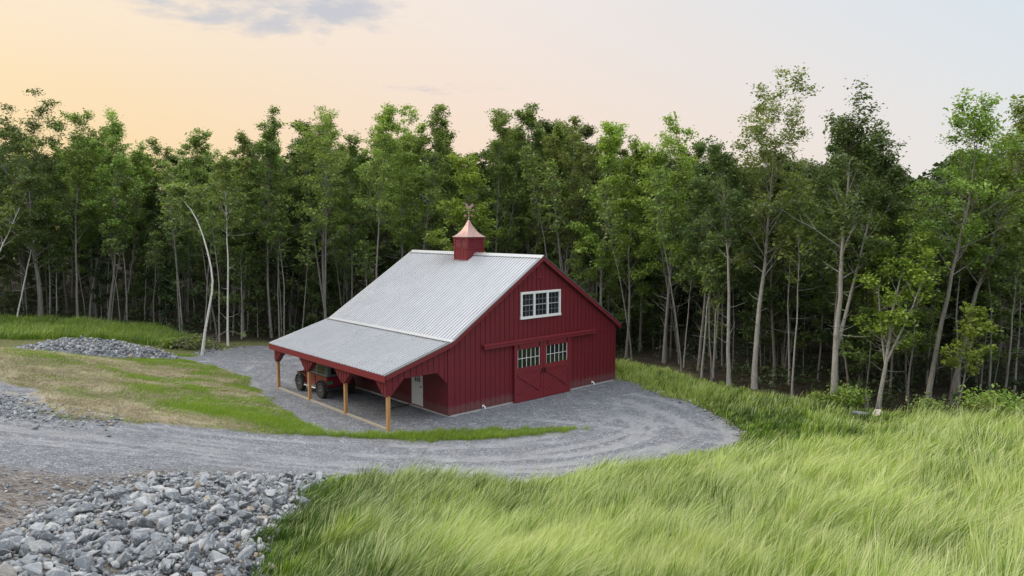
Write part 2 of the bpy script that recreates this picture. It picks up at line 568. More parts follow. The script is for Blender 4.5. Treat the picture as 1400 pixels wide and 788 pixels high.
# wheel tracks along the drive and round to the doors
ROUTES = [
    [(-30, 21.5), (-20, 22.6), (-13, 23.6), (-7, 25.3), (-1, 25.6), (3.2, 26.2), (6.4, 28.6), (6.9, 31.4), (5.0, 33.4), (2.5, 33.9)],
    [(-30, 20.5), (-20, 21.4), (-13, 22.2), (-7, 24.0), (-1, 24.4), (4.4, 25.6), (7.9, 28.3), (8.0, 32.0), (6.6, 35.5)],
    [(-30, 22.8), (-20, 23.8), (-13, 24.6), (-7, 26.6), (-1, 27.0), (3.0, 28.0), (4.6, 30.0), (4.0, 32.4)],
    [(-12, 52), (-14, 47), (-15.5, 43), (-13, 38.5), (-10.6, 35.6)],
    [(-24, 43.5), (-20, 45.5), (-15, 46.5), (-11, 46.5)],
    [(-30, 20.0), (-20, 20.9), (-12, 21.7), (-5, 23.7), (2.0, 25.0), (6.8, 27.2), (8.7, 30.0), (7.6, 33.6), (5.6, 36.0)],
    [(8.8, 28.6), (6.2, 30.2), (3.4, 31.6), (1.0, 32.4)],
    [(-3, 26.6), (2.4, 28.6), (5.2, 31.4), (6.0, 34.6)],
]
TRACKS = []
for rt in ROUTES:
    c = catmull(rt)
    for off in (-0.92, -0.70, 0.68, 0.90):
        q = []
        for i in range(len(c)):
            a = c[max(i - 1, 0)]; b = c[min(i + 1, len(c) - 1)]
            t = (b - a) / np.linalg.norm(b - a)
            q.append(tuple(c[i] + np.array([-t[1], t[0]]) * off))
        TRACKS.append(q)


def tz0(x, y):
    x = np.asarray(x, float); y = np.asarray(y, float)
    shp = x.shape; x = x.ravel(); y = y.ravel()
    z = np.empty_like(x)
    for s in range(0, len(x), 20000):
        xs, ys = x[s:s + 20000], y[s:s + 20000]
        d2 = (xs[:, None] - CTRL[:, 0]) ** 2 + (ys[:, None] - CTRL[:, 1]) ** 2
        z[s:s + 20000] = (0.5 * d2 * np.log(d2 + 1e-9)) @ TPS[:-3] + TPS[-3] + TPS[-2] * xs + TPS[-1] * ys
    far = sstep(75, 120, np.hypot(x, y - 30))
    return (z * (1 - far) + 4.0 * far).reshape(shp)


def masks(x, y, tracks=False):
    n = vnoise(x, y, 0.7, 3) - 0.5
    nf = vnoise(x, y, 3.1, 9) - 0.5
    g = sstep(-0.25, 0.25, poly_sd(x, y, GRAVEL) + n * 0.9 + nf * 0.5)
    g = np.maximum(g, sstep(2.6, 1.9, np.hypot((x + 20.5) * 0.8, y - 25.8) + n * 2.5))
    d = sstep(-0.6, 0.4, poly_sd(x, y, DIRT) + 0.25 + n * 1.4 + nf * 0.6)
    r = sstep(-0.35, 0.35, poly_sd(x, y, ROCKS) + nf * 0.5)
    st = sstep(-1.6, 1.8, poly_sd(x, y, STRAW) + n * 5.0 + nf * 1.2)
    bank = sstep(-1.0, 1.5, poly_sd(x, y, [(-32, 24), (-14, 25), (-9.5, 27.5), (-9, 30), (-12, 35.5), (-17, 42), (-21, 44.2), (-32, 40)]))
    st = np.maximum(st, bank * sstep(0.42, 0.60, vnoise(x * 0.75 + y * 0.5, y * 1.2 - x * 0.6, 0.55, 61, 4)) * 0.9)
    tr = np.zeros(np.shape(x))
    for q in (TRACKS if tracks else []):
        tr = np.maximum(tr, 1 - sstep(0.03, 0.15, line_dist(x, y, q)))
    tr = tr * sstep(0.30, 0.62, vnoise(x, y, 0.55, 21, 3))
    return g, d, r, st, tr


def detail(x, y, g, d, r, tr):
    near = sstep(75, 45, np.hypot(x, y - 30))
    z = (vnoise(x, y, 0.45, 5, 3) - 0.5) * 0.16 * (1 - 0.75 * g)
    z = z + (vnoise(x, y, 2.6, 15, 3) - 0.5) * (0.05 + 0.20 * d)
    z = z - 0.045 * tr * g
    z = z + 0.10 * r * sstep(0, 1.6, poly_sd(x, y, ROCKS))
    z = z + 0.95 * np.exp(-((x + 25) ** 2 + (y - 33.5) ** 2) / 32.0)
    fld = sstep(-0.5, 1.5, -poly_sd(x, y, GRAVEL)) * sstep(-4.0, -1.5, x) * sstep(34, 30, y)
    z = z + (vnoise(x, y, 0.30, 85, 2) - 0.5) * 0.55 * fld
    pb = poly_sd(x, y, PILE)
    z = z + 0.30 * sstep(0, 1.9, pb)
    # level under the barn and the open shed
    u = (x + 2.8914) * 0.7391 + 0; v = 0
    return z * near


BARN_O = (-2.8914, 31.696); BARN_YAW = 0.7391


def barn_uv(x, y):
    dx = x - BARN_O[0]; dy = y - BARN_O[1]
    c, s = math.cos(BARN_YAW), math.sin(BARN_YAW)
    return dx * c + dy * s, -dx * s + dy * c


def ground_z(x, y, parts=None):
    x = np.asarray(x, float); y = np.asarray(y, float)
    g, d, r, st, tr = masks(x, y) if parts is None else parts
    u, v = barn_uv(x, y)
    b = np.minimum(np.minimum(u + 4.4, 13.0 - u), np.minimum(v + 1.6, 12.8 - v))
    k = sstep(-1.2, 0.6, b)
    return (tz0(x, y) + detail(x, y, g, d, r, tr)) * (1 - k) + k * (detail(x, y, g, d, r, tr) * 0.12)


def gz(x, y):
    return float(ground_z(np.array([x]), np.array([y]))[0])


def axis_pts(lo, hi, step, far):
    c = list(np.arange(lo, hi + 1e-6, step))
    a, b, k = lo, hi, step
    left, right = [], []
    while a > -far:
        k *= 1.35; a -= k; b += k
        left.append(a); right.append(b)
    return np.array(left[::-1] + c + right)


def build_ground(mat):
    gx = axis_pts(-33, 25, 0.17, 1500); gy = axis_pts(8.5, 58, 0.17, 1500)
    X, Y = np.meshgrid(gx, gy)
    x, y = X.ravel(), Y.ravel()
    pm = masks(x, y, True)
    z = ground_z(x, y, pm)
    nx, ny = len(gx), len(gy)
    i = (np.arange(ny - 1)[:, None] * nx + np.arange(nx - 1)[None]).ravel()
    q = np.stack([i, i + 1, i + nx + 1, i + nx], 1)
    g, d, r, st, tr = pm
    u, v = barn_uv(x, y)
    wood = forest_mask(x, y)
    isg = g[q].mean(1) > 0.5
    V = np.stack([x, y, z], 1)
    for name, sel in (('ground', ~isg), ('gravel_driveway', isg)):
        f = q[sel]
        used = np.zeros(len(x), bool); used[f.ravel()] = True
        idx = np.cumsum(used) - 1
        me = fast_mesh(name, V[used], idx[f], np.full(len(f), 4), {
            'gravel': ('POINT', g[used]), 'dirt': ('POINT', np.maximum(d, r)[used]), 'straw': ('POINT', st[used]),
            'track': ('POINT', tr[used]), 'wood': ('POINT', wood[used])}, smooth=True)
        o = put(name, me, mat)
        o['kind'] = 'structure'


TREELINE = [(-75, 52), (-46, 55.5), (-37, 56), (-30, 56), (-23.5, 52.5), (-18, 53), (-10, 53), (-2, 52.5), (4, 48.5), (8.6, 44), (10.8, 39.8), (13.2, 36.2), (16.5, 33.0), (19.0, 31.6), (22.5, 32.0), (28, 31.0), (40, 27.5), (75, 22)]


def tree_depth(x, y):
    """metres behind the edge of the woods (positive = inside the woods)"""
    poly = TREELINE + [(75, 400), (-75, 400)]
    return poly_sd(x, y, poly)


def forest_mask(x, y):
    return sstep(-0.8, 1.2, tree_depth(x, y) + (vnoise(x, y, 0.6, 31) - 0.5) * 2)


def ground_material():
    k = Mat('earth_and_gravel')
    v = k.coord()
    gr, di, st, tr, wd = (k.attr(n) for n in ('gravel', 'dirt', 'straw', 'track', 'wood'))
    # crushed stone
    cells = k.voro(v, 27.0)
    bw = k.nd('ShaderNodeSeparateColor', {0: cells}).outputs[0]
    big = k.nd('ShaderNodeSeparateColor', {0: k.voro(v, 8.0)}).outputs[1]
    n1 = k.noise(v, 0.35, 6, 0.6); n2 = k.noise(v, 2.2, 6, 0.65); n3 = k.noise(v, 9.0, 5, 0.7)
    grav = k.ramp(bw, [(0.0, (0.085, 0.091, 0.104)), (0.5, (0.143, 0.152, 0.171)), (0.88, (0.205, 0.216, 0.237)), (1.0, (0.36, 0.37, 0.385))])
    grav = k.mix(k.ramp(big, [(0.90, 0.0), (0.95, 0.3)]), grav, (0.38, 0.385, 0.39))
    grav = k.mix(1.0, grav, k.ramp(n2, [(0.3, 0.74), (0.7, 1.22)]), 'MULTIPLY')
    fines = k.ramp(n3, [(0.25, (0.225, 0.232, 0.245)), (0.75, (0.36, 0.367, 0.38))])
    grav = k.mix(k.math('MULTIPLY', tr, 0.62, True), grav, fines)
    grav = k.mix(k.ramp(n1, [(0.48, 0.0), (0.68, 0.5)]), grav, k.mix(0.5, (0.12, 0.117, 0.12), grav))
    # churned soil with chips
    dn = k.noise(k.scale(v, (0.9, 2.4, 1)), 3.4, 8, 0.72, 1.4)
    dirt = k.ramp(dn, [(0.32, (0.045, 0.037, 0.031)), (0.46, (0.098, 0.084, 0.073)), (0.55, (0.178, 0.166, 0.156)), (0.68, (0.33, 0.32, 0.31))])
    # turf and soil under the grass
    tn = k.noise(v, 5.0, 7, 0.7)
    turf = k.ramp(tn, [(0.3, (0.055, 0.060, 0.024)), (0.55, (0.115, 0.125, 0.045)), (0.75, (0.20, 0.19, 0.09))])
    # straw mulch
    sn = k.noise(k.scale(v, (1.0, 5.0, 1)), 4.0, 8, 0.75, 0.8)
    straw = k.ramp(sn, [(0.28, (0.14, 0.118, 0.075)), (0.46, (0.31, 0.27, 0.185)), (0.62, (0.43, 0.385, 0.285)), (0.76, (0.54, 0.50, 0.39))])
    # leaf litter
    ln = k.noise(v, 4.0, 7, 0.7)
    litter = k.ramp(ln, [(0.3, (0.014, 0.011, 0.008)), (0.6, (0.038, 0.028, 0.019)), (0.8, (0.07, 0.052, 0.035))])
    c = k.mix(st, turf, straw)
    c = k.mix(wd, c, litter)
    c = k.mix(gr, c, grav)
    c = k.mix(di, c, dirt)
    k.p(Base_Color=c, Roughness=0.9)
    k.set(k.b.inputs['Specular IOR Level'], 0.2)
    h = k.math('ADD', k.math('MULTIPLY', k.voro(v, 27.0, 'Distance'), -0.6), k.math('ADD', k.math('MULTIPLY', n3, 0.8), k.math('MULTIPLY', dn, 0.8)))
    k.bump(h, 0.75, 0.035)
    return k.m


build_ground(ground_material())

# ------------------------------------------------------------------ the barn
RED = red_paint('barn_red_paint', (0.125, 0.0105, 0.0175), splash=True)
RED_TRIM = red_paint('red_trim_paint', (0.155, 0.0155, 0.0225), 0.45)
WHITE = simple('white_trim', (0.66, 0.66, 0.65), 0.45, var=0.05)
MUNTIN = simple('sash_paint', (0.30, 0.30, 0.30), 0.45, var=0.05)
IRON = simple('black_iron', (0.018, 0.018, 0.02), 0.5, 0.6)
CONCRETE = simple('concrete', (0.42, 0.42, 0.41), 0.9, var=0.15, scale=5, bump=0.2)
DARK_WOOD = simple('rough_rafters', (0.10, 0.075, 0.05), 0.8, var=0.3)


def metal_roof_mat():
    k = Mat('galvanised_steel')
    v = k.coord()
    n = k.noise(k.scale(v, (0.6, 3.0, 0.6)), 1.5, 5, 0.6)
    c = k.ramp(n, [(0.3, (0.50, 0.51, 0.53)), (0.7, (0.56, 0.568, 0.58))])
    k.p(Base_Color=c, Metallic=0.8, Roughness=k.ramp(k.noise(v, 1, 3), [(0.3, 0.27), (0.7, 0.33)]))
    return k.m


def wood_mat(name, base, light):
    k = Mat(name)
    v = k.coord()
    n = k.noise(k.scale(v, (6, 6, 0.7)), 5.0, 6, 0.65, 0.6)
    c = k.mix(k.ramp(n, [(0.35, 0.0), (0.7, 1.0)]), base, light)
    c = k.mix(k.ramp(k.noise(v, 2.0, 3), [(0.55, 0.0), (0.8, 0.35)]), c, (base[0] * 0.55, base[1] * 0.5, base[2] * 0.45))
    k.p(Base_Color=c, Roughness=0.75)
    k.bump(n, 0.25, 0.01)
    return k.m


def copper_mat():
    k = Mat('weathered_copper')
    v = k.coord()
    n = k.noise(v, 2.4, 5, 0.6)
    c = k.ramp(n, [(0.3, (0.29, 0.165, 0.14)), (0.55, (0.37, 0.25, 0.225)), (0.72, (0.22, 0.19, 0.21))])
    k.p(Base_Color=c, Metallic=0.7, Roughness=0.55)
    return k.m


def glass_mat(name, tint=(0.012, 0.016, 0.022), rough=0.04):
    k = Mat(name)
    k.p(Base_Color=tint, Roughness=rough)
    k.set(k.b.inputs['Specular IOR Level'], 0.6)
    k.bump(k.noise(k.coord(), 1.5, 2), 0.04, 0.05)
    return k.m


ROOF = metal_roof_mat()
FLASH = simple('bright_flashing', (0.40, 0.41, 0.42), 0.4, 0.35, var=0.05)
EDGE = simple('dark_metal_edge', (0.16, 0.16, 0.165), 0.45, 0.5)
POST = wood_mat('treated_post', (0.30, 0.15, 0.055), (0.46, 0.26, 0.11))
PLANK = wood_mat('weathered_plank', (0.25, 0.215, 0.165), (0.38, 0.34, 0.28))
COPPER = copper_mat()
GLASS = glass_mat('window_glass')
DOOR_GLASS = glass_mat('door_glass', (0.012, 0.016, 0.013), 0.05)

W, L = 11.75, 10.97
PX = -3.12                       # the line of the shed posts
EX = -3.41                       # outer edge of the shed roof
HX = W / 2
Y0, Y1 = -0.18, 11.27


def z_main(x):
    return 7.18 - 0.647 * abs(x - HX)


def z_shed(x):
    return 2.43 + 0.294 * (x - EX)


def wall_strips(mb, breaks, bottom, top, place, holes=()):
    """a wall cut in upright strips; holes = (a0, a1, z0, z1); place(a, z, t) -> point, t 0 outer face 1 inner face"""
    br = sorted(set(list(breaks) + [h[0] for h in holes] + [h[1] for h in holes]))
    for a, b in zip(br[:-1], br[1:]):
        m = (a + b) / 2
        segs = [(None, None)]
        hs = sorted([h for h in holes if h[0] <= m <= h[1]], key=lambda h: h[2])
        lo = None; segs = []
        for h in hs:
            segs.append((lo, h[2])); lo = h[3]
        segs.append((lo, None))
        for s0, s1 in segs:
            za0 = bottom(a) if s0 is None else s0; zb0 = bottom(b) if s0 is None else s0
            za1 = top(a) if s1 is None else s1; zb1 = top(b) if s1 is None else s1
            mb.hexa([place(a, za0, 0), place(b, zb0, 0), place(b, zb0, 1), place(a, za0, 1),
                     place(a, za1, 0), place(b, zb1, 0), place(b, zb1, 1), place(a, za1, 1)])


def piecewise(pts):
    def f(x):
        for (x0, z0), (x1, z1) in zip(pts[:-1], pts[1:]):
            if x0 <= x <= x1:
                return z0 + (z1 - z0) * (x - x0) / (x1 - x0)
        return pts[0][1] if x < pts[0][0] else pts[-1][1]
    return f


def ribbed(mb, xa, za, xb, zb, y0, y1, pitch=0.2286):
    d = Vector((xb - xa, 0, zb - za)).normalized(); n = Vector((-d.z, 0, d.x))
    if n.z < 0:
        n = -n
    prof = []
    y = y0
    while y < y1 - 1e-4:
        for dy, h in ((0, 0), (0.158, 0), (0.160, 0.050), (0.196, 0.050), (0.222, 0)):
            if y + dy <= y1:
                prof.append((y + dy, h))
        y += pitch
    prof.append((y1, 0))
    i = len(mb.v)
    for py, h in prof:
        mb.v.append((xa + n.x * h, py, za + n.z * h)); mb.v.append((xb + n.x * h, py, zb + n.z * h))
    for k in range(len(prof) - 1):
        mb.f.append((i + 2 * k, i + 2 * k + 1, i + 2 * k + 3, i + 2 * k + 2))


def muntin_window(mb, x0, x1, z0, z1, cols, rows, y, t=0.022, d=0.02, mid=False):
    for c in range(1, cols):
        x = x0 + (x1 - x0) * c / cols
        mb.box(x - t / 2, x + t / 2, y - d, y, z0, z1)
    for r in range(1, rows):
        z = z0 + (z1 - z0) * r / rows
        w = t * (2.0 if mid and r == rows // 2 else 1)
        mb.box(x0, x1, y - d * 1.15, y, z - w / 2, z + w / 2)


def build_barn():
    root = empty('barn', (*BARN_O, 0), BARN_YAW)
    tag(root, 'red board-and-batten barn with ribbed metal roof, copper-topped cupola and open shed on its left side', 'barn')
    TW = 0.13
    top_g = lambda x: z_main(x) - 0.17

    # ---- front wall of the barn
    mb = MB()
    win = (4.52, 7.22, 4.15, 5.40)
    front = lambda a, z, t: (a, t * TW, z)
    wall_strips(mb, [0, HX, W], lambda a: 0.09, top_g, front, [win])
    # battens over the boards, broken by a flashing line at the loft floor
    x = 0.10
    while x < W:
        w = 0.026
        a, b = x - w, x + w
        lo_top = min(3.02, top_g(x) - 0.02)
        mb.box(a, b, -0.022, -0.001, 0.10, lo_top)
        if top_g(x) > 3.25:
            t = min(top_g(a), top_g(b)) - 0.01
            if win[0] - 0.12 < x < win[1] + 0.12:
                mb.box(a, b, -0.026, -0.001, 3.05, win[2] - 0.10)
                mb.box(a, b, -0.026, -0.001, win[3] + 0.10, t)
            else:
                mb.box(a, b, -0.026, -0.001, 3.05, t)
        x += 0.305
    mb.box(0, W, -0.014, 0.002, 3.005, 3.04)
    mb.box(-0.02, 0.11, -0.03, -0.002, 0.08, 3.0)       # corner board
    mb.box(W - 0.11, W + 0.02, -0.03, -0.002, 0.08, 3.0)
    mb.build('front_wall', RED, root)

    # ---- back wall and long walls
    mb = MB()
    wall_strips(mb, [0, HX, W], lambda a: 0.09, top_g, lambda a, z, t: (a, L - t * TW, z))
    x = 0.2
    while x < W:
        mb.box(x - 0.026, x + 0.026, L + 0.001, L + 0.022, 0.1, top_g(x) - 0.02); x += 0.305
    mb.build('back_wall', RED, root)
    mb = MB()
    wall_strips(mb, [TW, L - TW], lambda a: 0.09, lambda a: top_g(W - 0.02), lambda a, z, t: (W - t * TW, a, z))
    y = 0.3
    while y < L:
        mb.box(W + 0.001, W + 0.022, y - 0.026, y + 0.026, 0.1, 3.15); y += 0.305
    mb.build('side_wall', RED, root)
    mb = MB()
    DO = (1.97, 2.87, 0.14, 2.18)
    wall_strips(mb, [TW, L - TW], lambda a: 0.09, lambda a: 3.1, lambda a, z, t: (t * TW, a, z), [DO])
    mb.build('side_wall', RED, root)
    mb = MB()
    mb.box(0.03, W - 0.03, 0.025, L - 0.025, -0.25, 0.088)
    mb.build('foundation', CONCRETE, root)

    # ---- shed gable: boarded skirt with a wide arched opening, standing on the corner post
    skirt_bot = piecewise([(PX - 0.13, 1.52), (PX + 0.13, 1.52), (-2.36, 2.15), (-0.62, 2.15), (-0.03, 1.56)])
    skirt_top = lambda x: z_shed(x) - 0.16
    for name, yy in (('shed_gable', 0.0), ('shed_gable', L - 0.06)):
        mb = MB()
        wall_strips(mb, [PX - 0.13, PX + 0.13, -2.36, -0.62, -0.03], skirt_bot, skirt_top, lambda a, z, t: (a, yy + t * 0.06, z))
        x = PX - 0.10
        while x < -0.05:
            a, b = x - 0.026, x + 0.026
            if yy == 0:
                mb.box(a, b, -0.022, -0.001, max(skirt_bot(a), skirt_bot(b)), min(skirt_top(a), skirt_top(b)) - 0.01)
            x += 0.305
        mb.build(name, RED, root)

    # ---- posts, boarded brackets and beam along the open side
    for k in range(4):
        y = 0.09 + k * 3.597
        mb = MB(); mb.box(PX - 0.0725, PX + 0.0725, y - 0.0725, y + 0.0725, -0.3, 1.56)
        mb.build('post', POST, root, bevel=0.008)
        mb = MB()
        lo = -0.10 if k == 0 else -0.80
        hi = 0.10 if k == 3 else 0.80
        pts = [(max(lo, -0.13), 1.50), (min(hi, 0.13), 1.50)]
        pts += [(hi, 2.10)] if hi > 0.2 else [(hi, 2.10)]
        pts += [(lo, 2.10)]
        mb.prism([(y + p[0], p[1]) for p in pts], 'x', PX - 0.155, PX + 0.10)
        for off in (-0.62, -0.36, -0.115, 0.115, 0.36, 0.62):
            if lo < off < hi:
                zb = 1.50 if abs(off) <= 0.13 else 1.50 + (abs(off) - 0.13) * 0.6 / 0.67
                mb.box(PX - 0.175, PX - 0.156, y + off - 0.026, y + off + 0.026, zb + 0.02, 2.10)
        mb.build('bracket', RED, root)
    mb = MB(); mb.box(PX - 0.16, PX + 0.105, 0.02, L - 0.02, 2.103, 2.30)
    mb.build('beam', RED, root)
    mb = MB()
    for k in range(3):
        y = 0.09 + k * 3.597
        mb.box(PX - 0.055, PX + 0.055, y + 0.08, y + 3.51, -0.05, 0.085)
    mb.build('sill_plank', PLANK, root, bevel=0.008)

    # ---- roof: boarded deck, ribbed steel on top, ridge cap, flashing, trim boards
    mb = MB()
    th = 0.13
    def slab(xa, za, xb, zb):
        mb.prism([(xa, za - th), (xb, zb - th), (xb, zb - 0.012), (xa, za - 0.012)], 'y', Y0 + 0.03, Y1 - 0.02)
    BX = 0.14
    slab(BX, z_main(BX), HX, z_main(HX)); slab(HX, z_main(HX), W + 0.29, z_main(W + 0.29)); slab(EX + 0.03, z_shed(EX + 0.03), BX, z_main(BX))
    for k in range(12):                                   # rafters under the open shed
        y = 0.35 + k * 0.93
        mb.prism([(PX, z_shed(PX) - th - 0.14), (-0.02, z_shed(-0.02) - th - 0.14), (-0.02, z_shed(-0.02) - th - 0.002), (PX, z_shed(PX) - th - 0.002)], 'y', y - 0.03, y + 0.03)
    deck = mb.build('roof_deck', DARK_WOOD, root)
    mb = MB()
    ribbed(mb, BX, z_main(BX), HX, z_main(HX), Y0, Y1)
    ribbed(mb, HX, z_main(HX), W + 0.29, z_main(W + 0.29), Y0, Y1)
    mr = mb.build('main_roof', ROOF, root)
    mb = MB()
    ribbed(mb, EX, z_shed(EX), BX, z_main(BX) - 0.002, Y0, Y1)
    mb.build('shed_roof', ROOF, root)
    mb = MB()
    mb.prism([(HX - 0.19, z_main(HX - 0.19) + 0.045), (HX, z_main(HX) + 0.055), (HX + 0.19, z_main(HX + 0.19) + 0.045), (HX, z_main(HX) + 0.068)], 'y', Y0 - 0.02, Y1 + 0.02)
    mb.build('ridge_cap', FLASH, mr)
    mb = MB()
    mb.prism([(BX - 0.10, z_shed(BX - 0.10) + 0.042), (BX, z_main(BX) + 0.046), (BX + 0.07, z_main(BX + 0.07) + 0.05), (BX, z_main(BX) + 0.062)], 'y', Y0 - 0.005, Y1 + 0.005)
    mb.build('flashing', FLASH, mr)
    for yy, s in ((Y0, -1), (Y1, 1)):
        a, b = (yy - 0.03, yy) if s < 0 else (yy, yy + 0.03)
        mb = MB()
        h = 0.20
        mb.prism([(BX, z_main(BX) - h), (HX, z_main(HX) - h - 0.02), (HX, z_main(HX) - 0.012), (BX, z_main(BX) - 0.012)], 'y', a, b)
        mb.prism([(HX, z_main(HX) - h - 0.02), (W + 0.29, z_main(W + 0.29) - h), (W + 0.29, z_main(W + 0.29) - 0.012), (HX, z_main(HX) - 0.012)], 'y', a, b)
        mb.prism([(EX, z_shed(EX) - h), (BX, z_main(BX) - h), (BX, z_main(BX) - 0.012), (EX, z_shed(EX) - 0.012)], 'y', a, b)
        mb.build('rake_board', RED_TRIM, root)
        mb = MB()
        e0, e1 = (a - 0.02, b + 0.05) if s < 0 else (a - 0.05, b + 0.02)
        for (xa, za, xb, zb) in ((EX, z_shed(EX), BX, z_main(BX)), (BX, z_main(BX), HX, z_main(HX)), (HX, z_main(HX), W + 0.29, z_main(W + 0.29))):
            mb.prism([(xa, za + 0.001), (xb, zb + 0.001), (xb, zb + 0.045), (xa, za + 0.045)], 'y', e0, e1)
        mb.build('rake_edge', EDGE if s < 0 else FLASH, root)
    mb = MB()
    mb.box(EX - 0.03, EX, Y0, Y1, z_shed(EX) - 0.29, z_shed(EX) - 0.012)
    mb.box(EX, PX - 0.16, Y0 + 0.01, Y1 - 0.01, z_shed(EX) - 0.288, z_shed(EX) - 0.262)
    mb.box(W + 0.29, W + 0.32, Y0, Y1, z_main(W + 0.29) - 0.24, z_main(W + 0.29) - 0.012)
    mb.build('fascia', RED_TRIM, root)

    # ---- sliding doors on their covered rail
    mb = MB()
    mb.box(2.01, 9.92, -0.20, -0.03, 2.91, 3.075)
    mb.prism([(-0.23, 3.07), (-0.03, 3.12), (-0.03, 3.135), (-0.23, 3.085)], 'x', 1.98, 9.95)
    mb.build('door_rail', RED_TRIM, root)
    for (x0, x1, hs) in ((3.96, 5.925, 1), (5.945, 7.94, -1)):
        mb = MB()
        y0, y1 = -0.115, -0.055
        z0, z1 = 0.02, 2.90
        wx0, wx1, wz0, wz1 = x0 + 0.235, x1 - 0.235, 1.72, 2.63
        wall_strips(mb, [x0, x1], lambda a: z0, lambda a: z1, lambda a, z, t: (a, y0 + t * (y1 - y0), z), [(wx0, wx1, wz0, wz1)])
        yb, yf = -0.145, -0.1155
        fr = 0.16
        mb.box(x0, x0 + fr, yb, yf, z0, z1); mb.box(x1 - fr, x1, yb, yf, z0, z1)
        mb.box(x0 + fr, x1 - fr, yb, yf, z1 - 0.20, z1); mb.box(x0 + fr, x1 - fr, yb, yf, 1.46, 1.64); mb.box(x0 + fr, x1 - fr, yb, yf, z0, 0.40)
        A, B = x0 + fr, x1 - fr
        mb.beam((A + 0.03, yf - 0.021, 0.44), (B - 0.03, yf - 0.021, 1.42), 0.042, 0.13, (0, 0, 1))
        mb.beam((A + 0.03, yf - 0.024, 1.42), (B - 0.03, yf - 0.024, 0.44), 0.042, 0.13, (0, 0, 1))
        door = mb.build('sliding_door', RED_TRIM, root)
        mb = MB(); mb.box(wx0, wx1, -0.085, -0.075, wz0, wz1); mb.build('pane', DOOR_GLASS, door)
        mb = MB(); muntin_window(mb, wx0, wx1, wz0, wz1, 5, 2, -0.09, 0.021, 0.02)
        mb.box(wx0 - 0.0, wx0 + 0.02, -0.11, -0.09, wz0, wz1); mb.box(wx1 - 0.02, wx1, -0.11, -0.09, wz0, wz1)
        mb.build('muntin', WHITE, door)
        mb = MB()
        hx = x1 - 0.08 if hs > 0 else x0 + 0.08
        mb.box(hx - 0.02, hx + 0.02, -0.20, -0.145, 1.28, 1.54); mb.build('handle', IRON, door, bevel=0.006)
        for q in (x0 + 0.28, x1 - 0.28):
            mb = MB(); mb.box(q - 0.035, q + 0.035, -0.165, -0.146, 2.72, 2.91)
            mb.build('hanger', IRON, door)

    # ---- loft window: three sashes side by side
    mb = MB()
    x0, x1, z0, z1 = 4.46, 7.28, 4.10, 5.45
    f = 0.115
    mb.box(x0, x1, -0.06, 0.05, z1 - f, z1); mb.box(x0 - 0.03, x1 + 0.03, -0.075, 0.05, z0, z0 + f)
    xs = [x0 + f / 2, x0 + (x1 - x0) / 3, x0 + 2 * (x1 - x0) / 3, x1 - f / 2]
    for x in xs:
        mb.box(x - f / 2, x + f / 2, -0.058, 0.05, z0 + f, z1 - f)
    wf = mb.build('loft_window', WHITE, root, bevel=0.006)
    for a, b in zip(xs[:-1], xs[1:]):
        a += f / 2; b -= f / 2
        m = MB()
        t = 0.022
        m.box(a, a + t, -0.012, 0.045, z0 + f, z1 - f); m.box(b - t, b, -0.012, 0.045, z0 + f, z1 - f)
        m.box(a + t, b - t, -0.012, 0.045, z1 - f - t, z1 - f); m.box(a + t, b - t, -0.012, 0.045, z0 + f, z0 + f + t)
        zm = (z0 + z1) / 2
        m.box(a + t, b - t, -0.016, 0.045, zm - 0.022, zm + 0.022)
        muntin_window(m, a + t, b - t, zm + 0.028, z1 - f - t, 3, 2, 0.006, 0.010, 0.012)
        muntin_window(m, a + t, b - t, z0 + f + t, zm - 0.028, 3, 2, 0.006, 0.010, 0.012)
        m.build('sash', MUNTIN, wf)
        m = MB(); m.box(a + 0.002, b - 0.002, 0.008, 0.02, z0 + f + 0.002, z1 - f - 0.002); m.build('pane', GLASS, wf)

    # ---- louvred vent under the peak
    mb = MB()
    vx0, vx1, vz0, vz1 = 5.58, 6.02, 6.08, 6.66
    mb.box(vx0, vx0 + 0.05, -0.05, -0.001, vz0, vz1); mb.box(vx1 - 0.05, vx1, -0.05, -0.001, vz0, vz1)
    mb.box(vx0, vx1, -0.052, -0.001, vz1 - 0.05, vz1); mb.box(vx0, vx1, -0.052, -0.001, vz0, vz0 + 0.05)
    for k in range(7):
        z = vz0 + 0.075 + k * 0.068
        mb.hexa([(vx0 + 0.05, -0.045, z), (vx1 - 0.05, -0.045, z), (vx1 - 0.05, -0.002, z + 0.045), (vx0 + 0.05, -0.002, z + 0.045),
                 (vx0 + 0.05, -0.045, z + 0.012), (vx1 - 0.05, -0.045, z + 0.012), (vx1 - 0.05, -0.002, z + 0.057), (vx0 + 0.05, -0.002, z + 0.057)])
    mb.build('gable_vent', RED_TRIM, root)

    # ---- white side door inside the shed
    mb = MB()
    ya, yb, za, zb = DO
    mb.box(-0.03, 0.06, ya, ya + 0.06, za, zb); mb.box(-0.03, 0.06, yb - 0.06, yb, za, zb); mb.box(-0.03, 0.06, ya + 0.06, yb - 0.06, zb - 0.06, zb)
    mb.build('door_frame', WHITE, root)
    mb = MB()
    ya += 0.062; yb -= 0.062; zb -= 0.062
    wy0, wy1, wz0, wz1 = ya + 0.15, yb - 0.15, 1.28, 1.92
    wall_strips(mb, [ya, yb], lambda a: za + 0.01, lambda a: zb, lambda a, z, t: (0.0 + t * 0.045, a, z), [(wy0, wy1, wz0, wz1)])
    for k in range(4):
        y = ya + 0.13 + k * (yb - ya - 0.26) / 3
        mb.box(-0.008, -0.0005, y - 0.012, y + 0.012, 0.32, 1.12)
    sd = mb.build('side_door', WHITE, root)
    mb = MB()
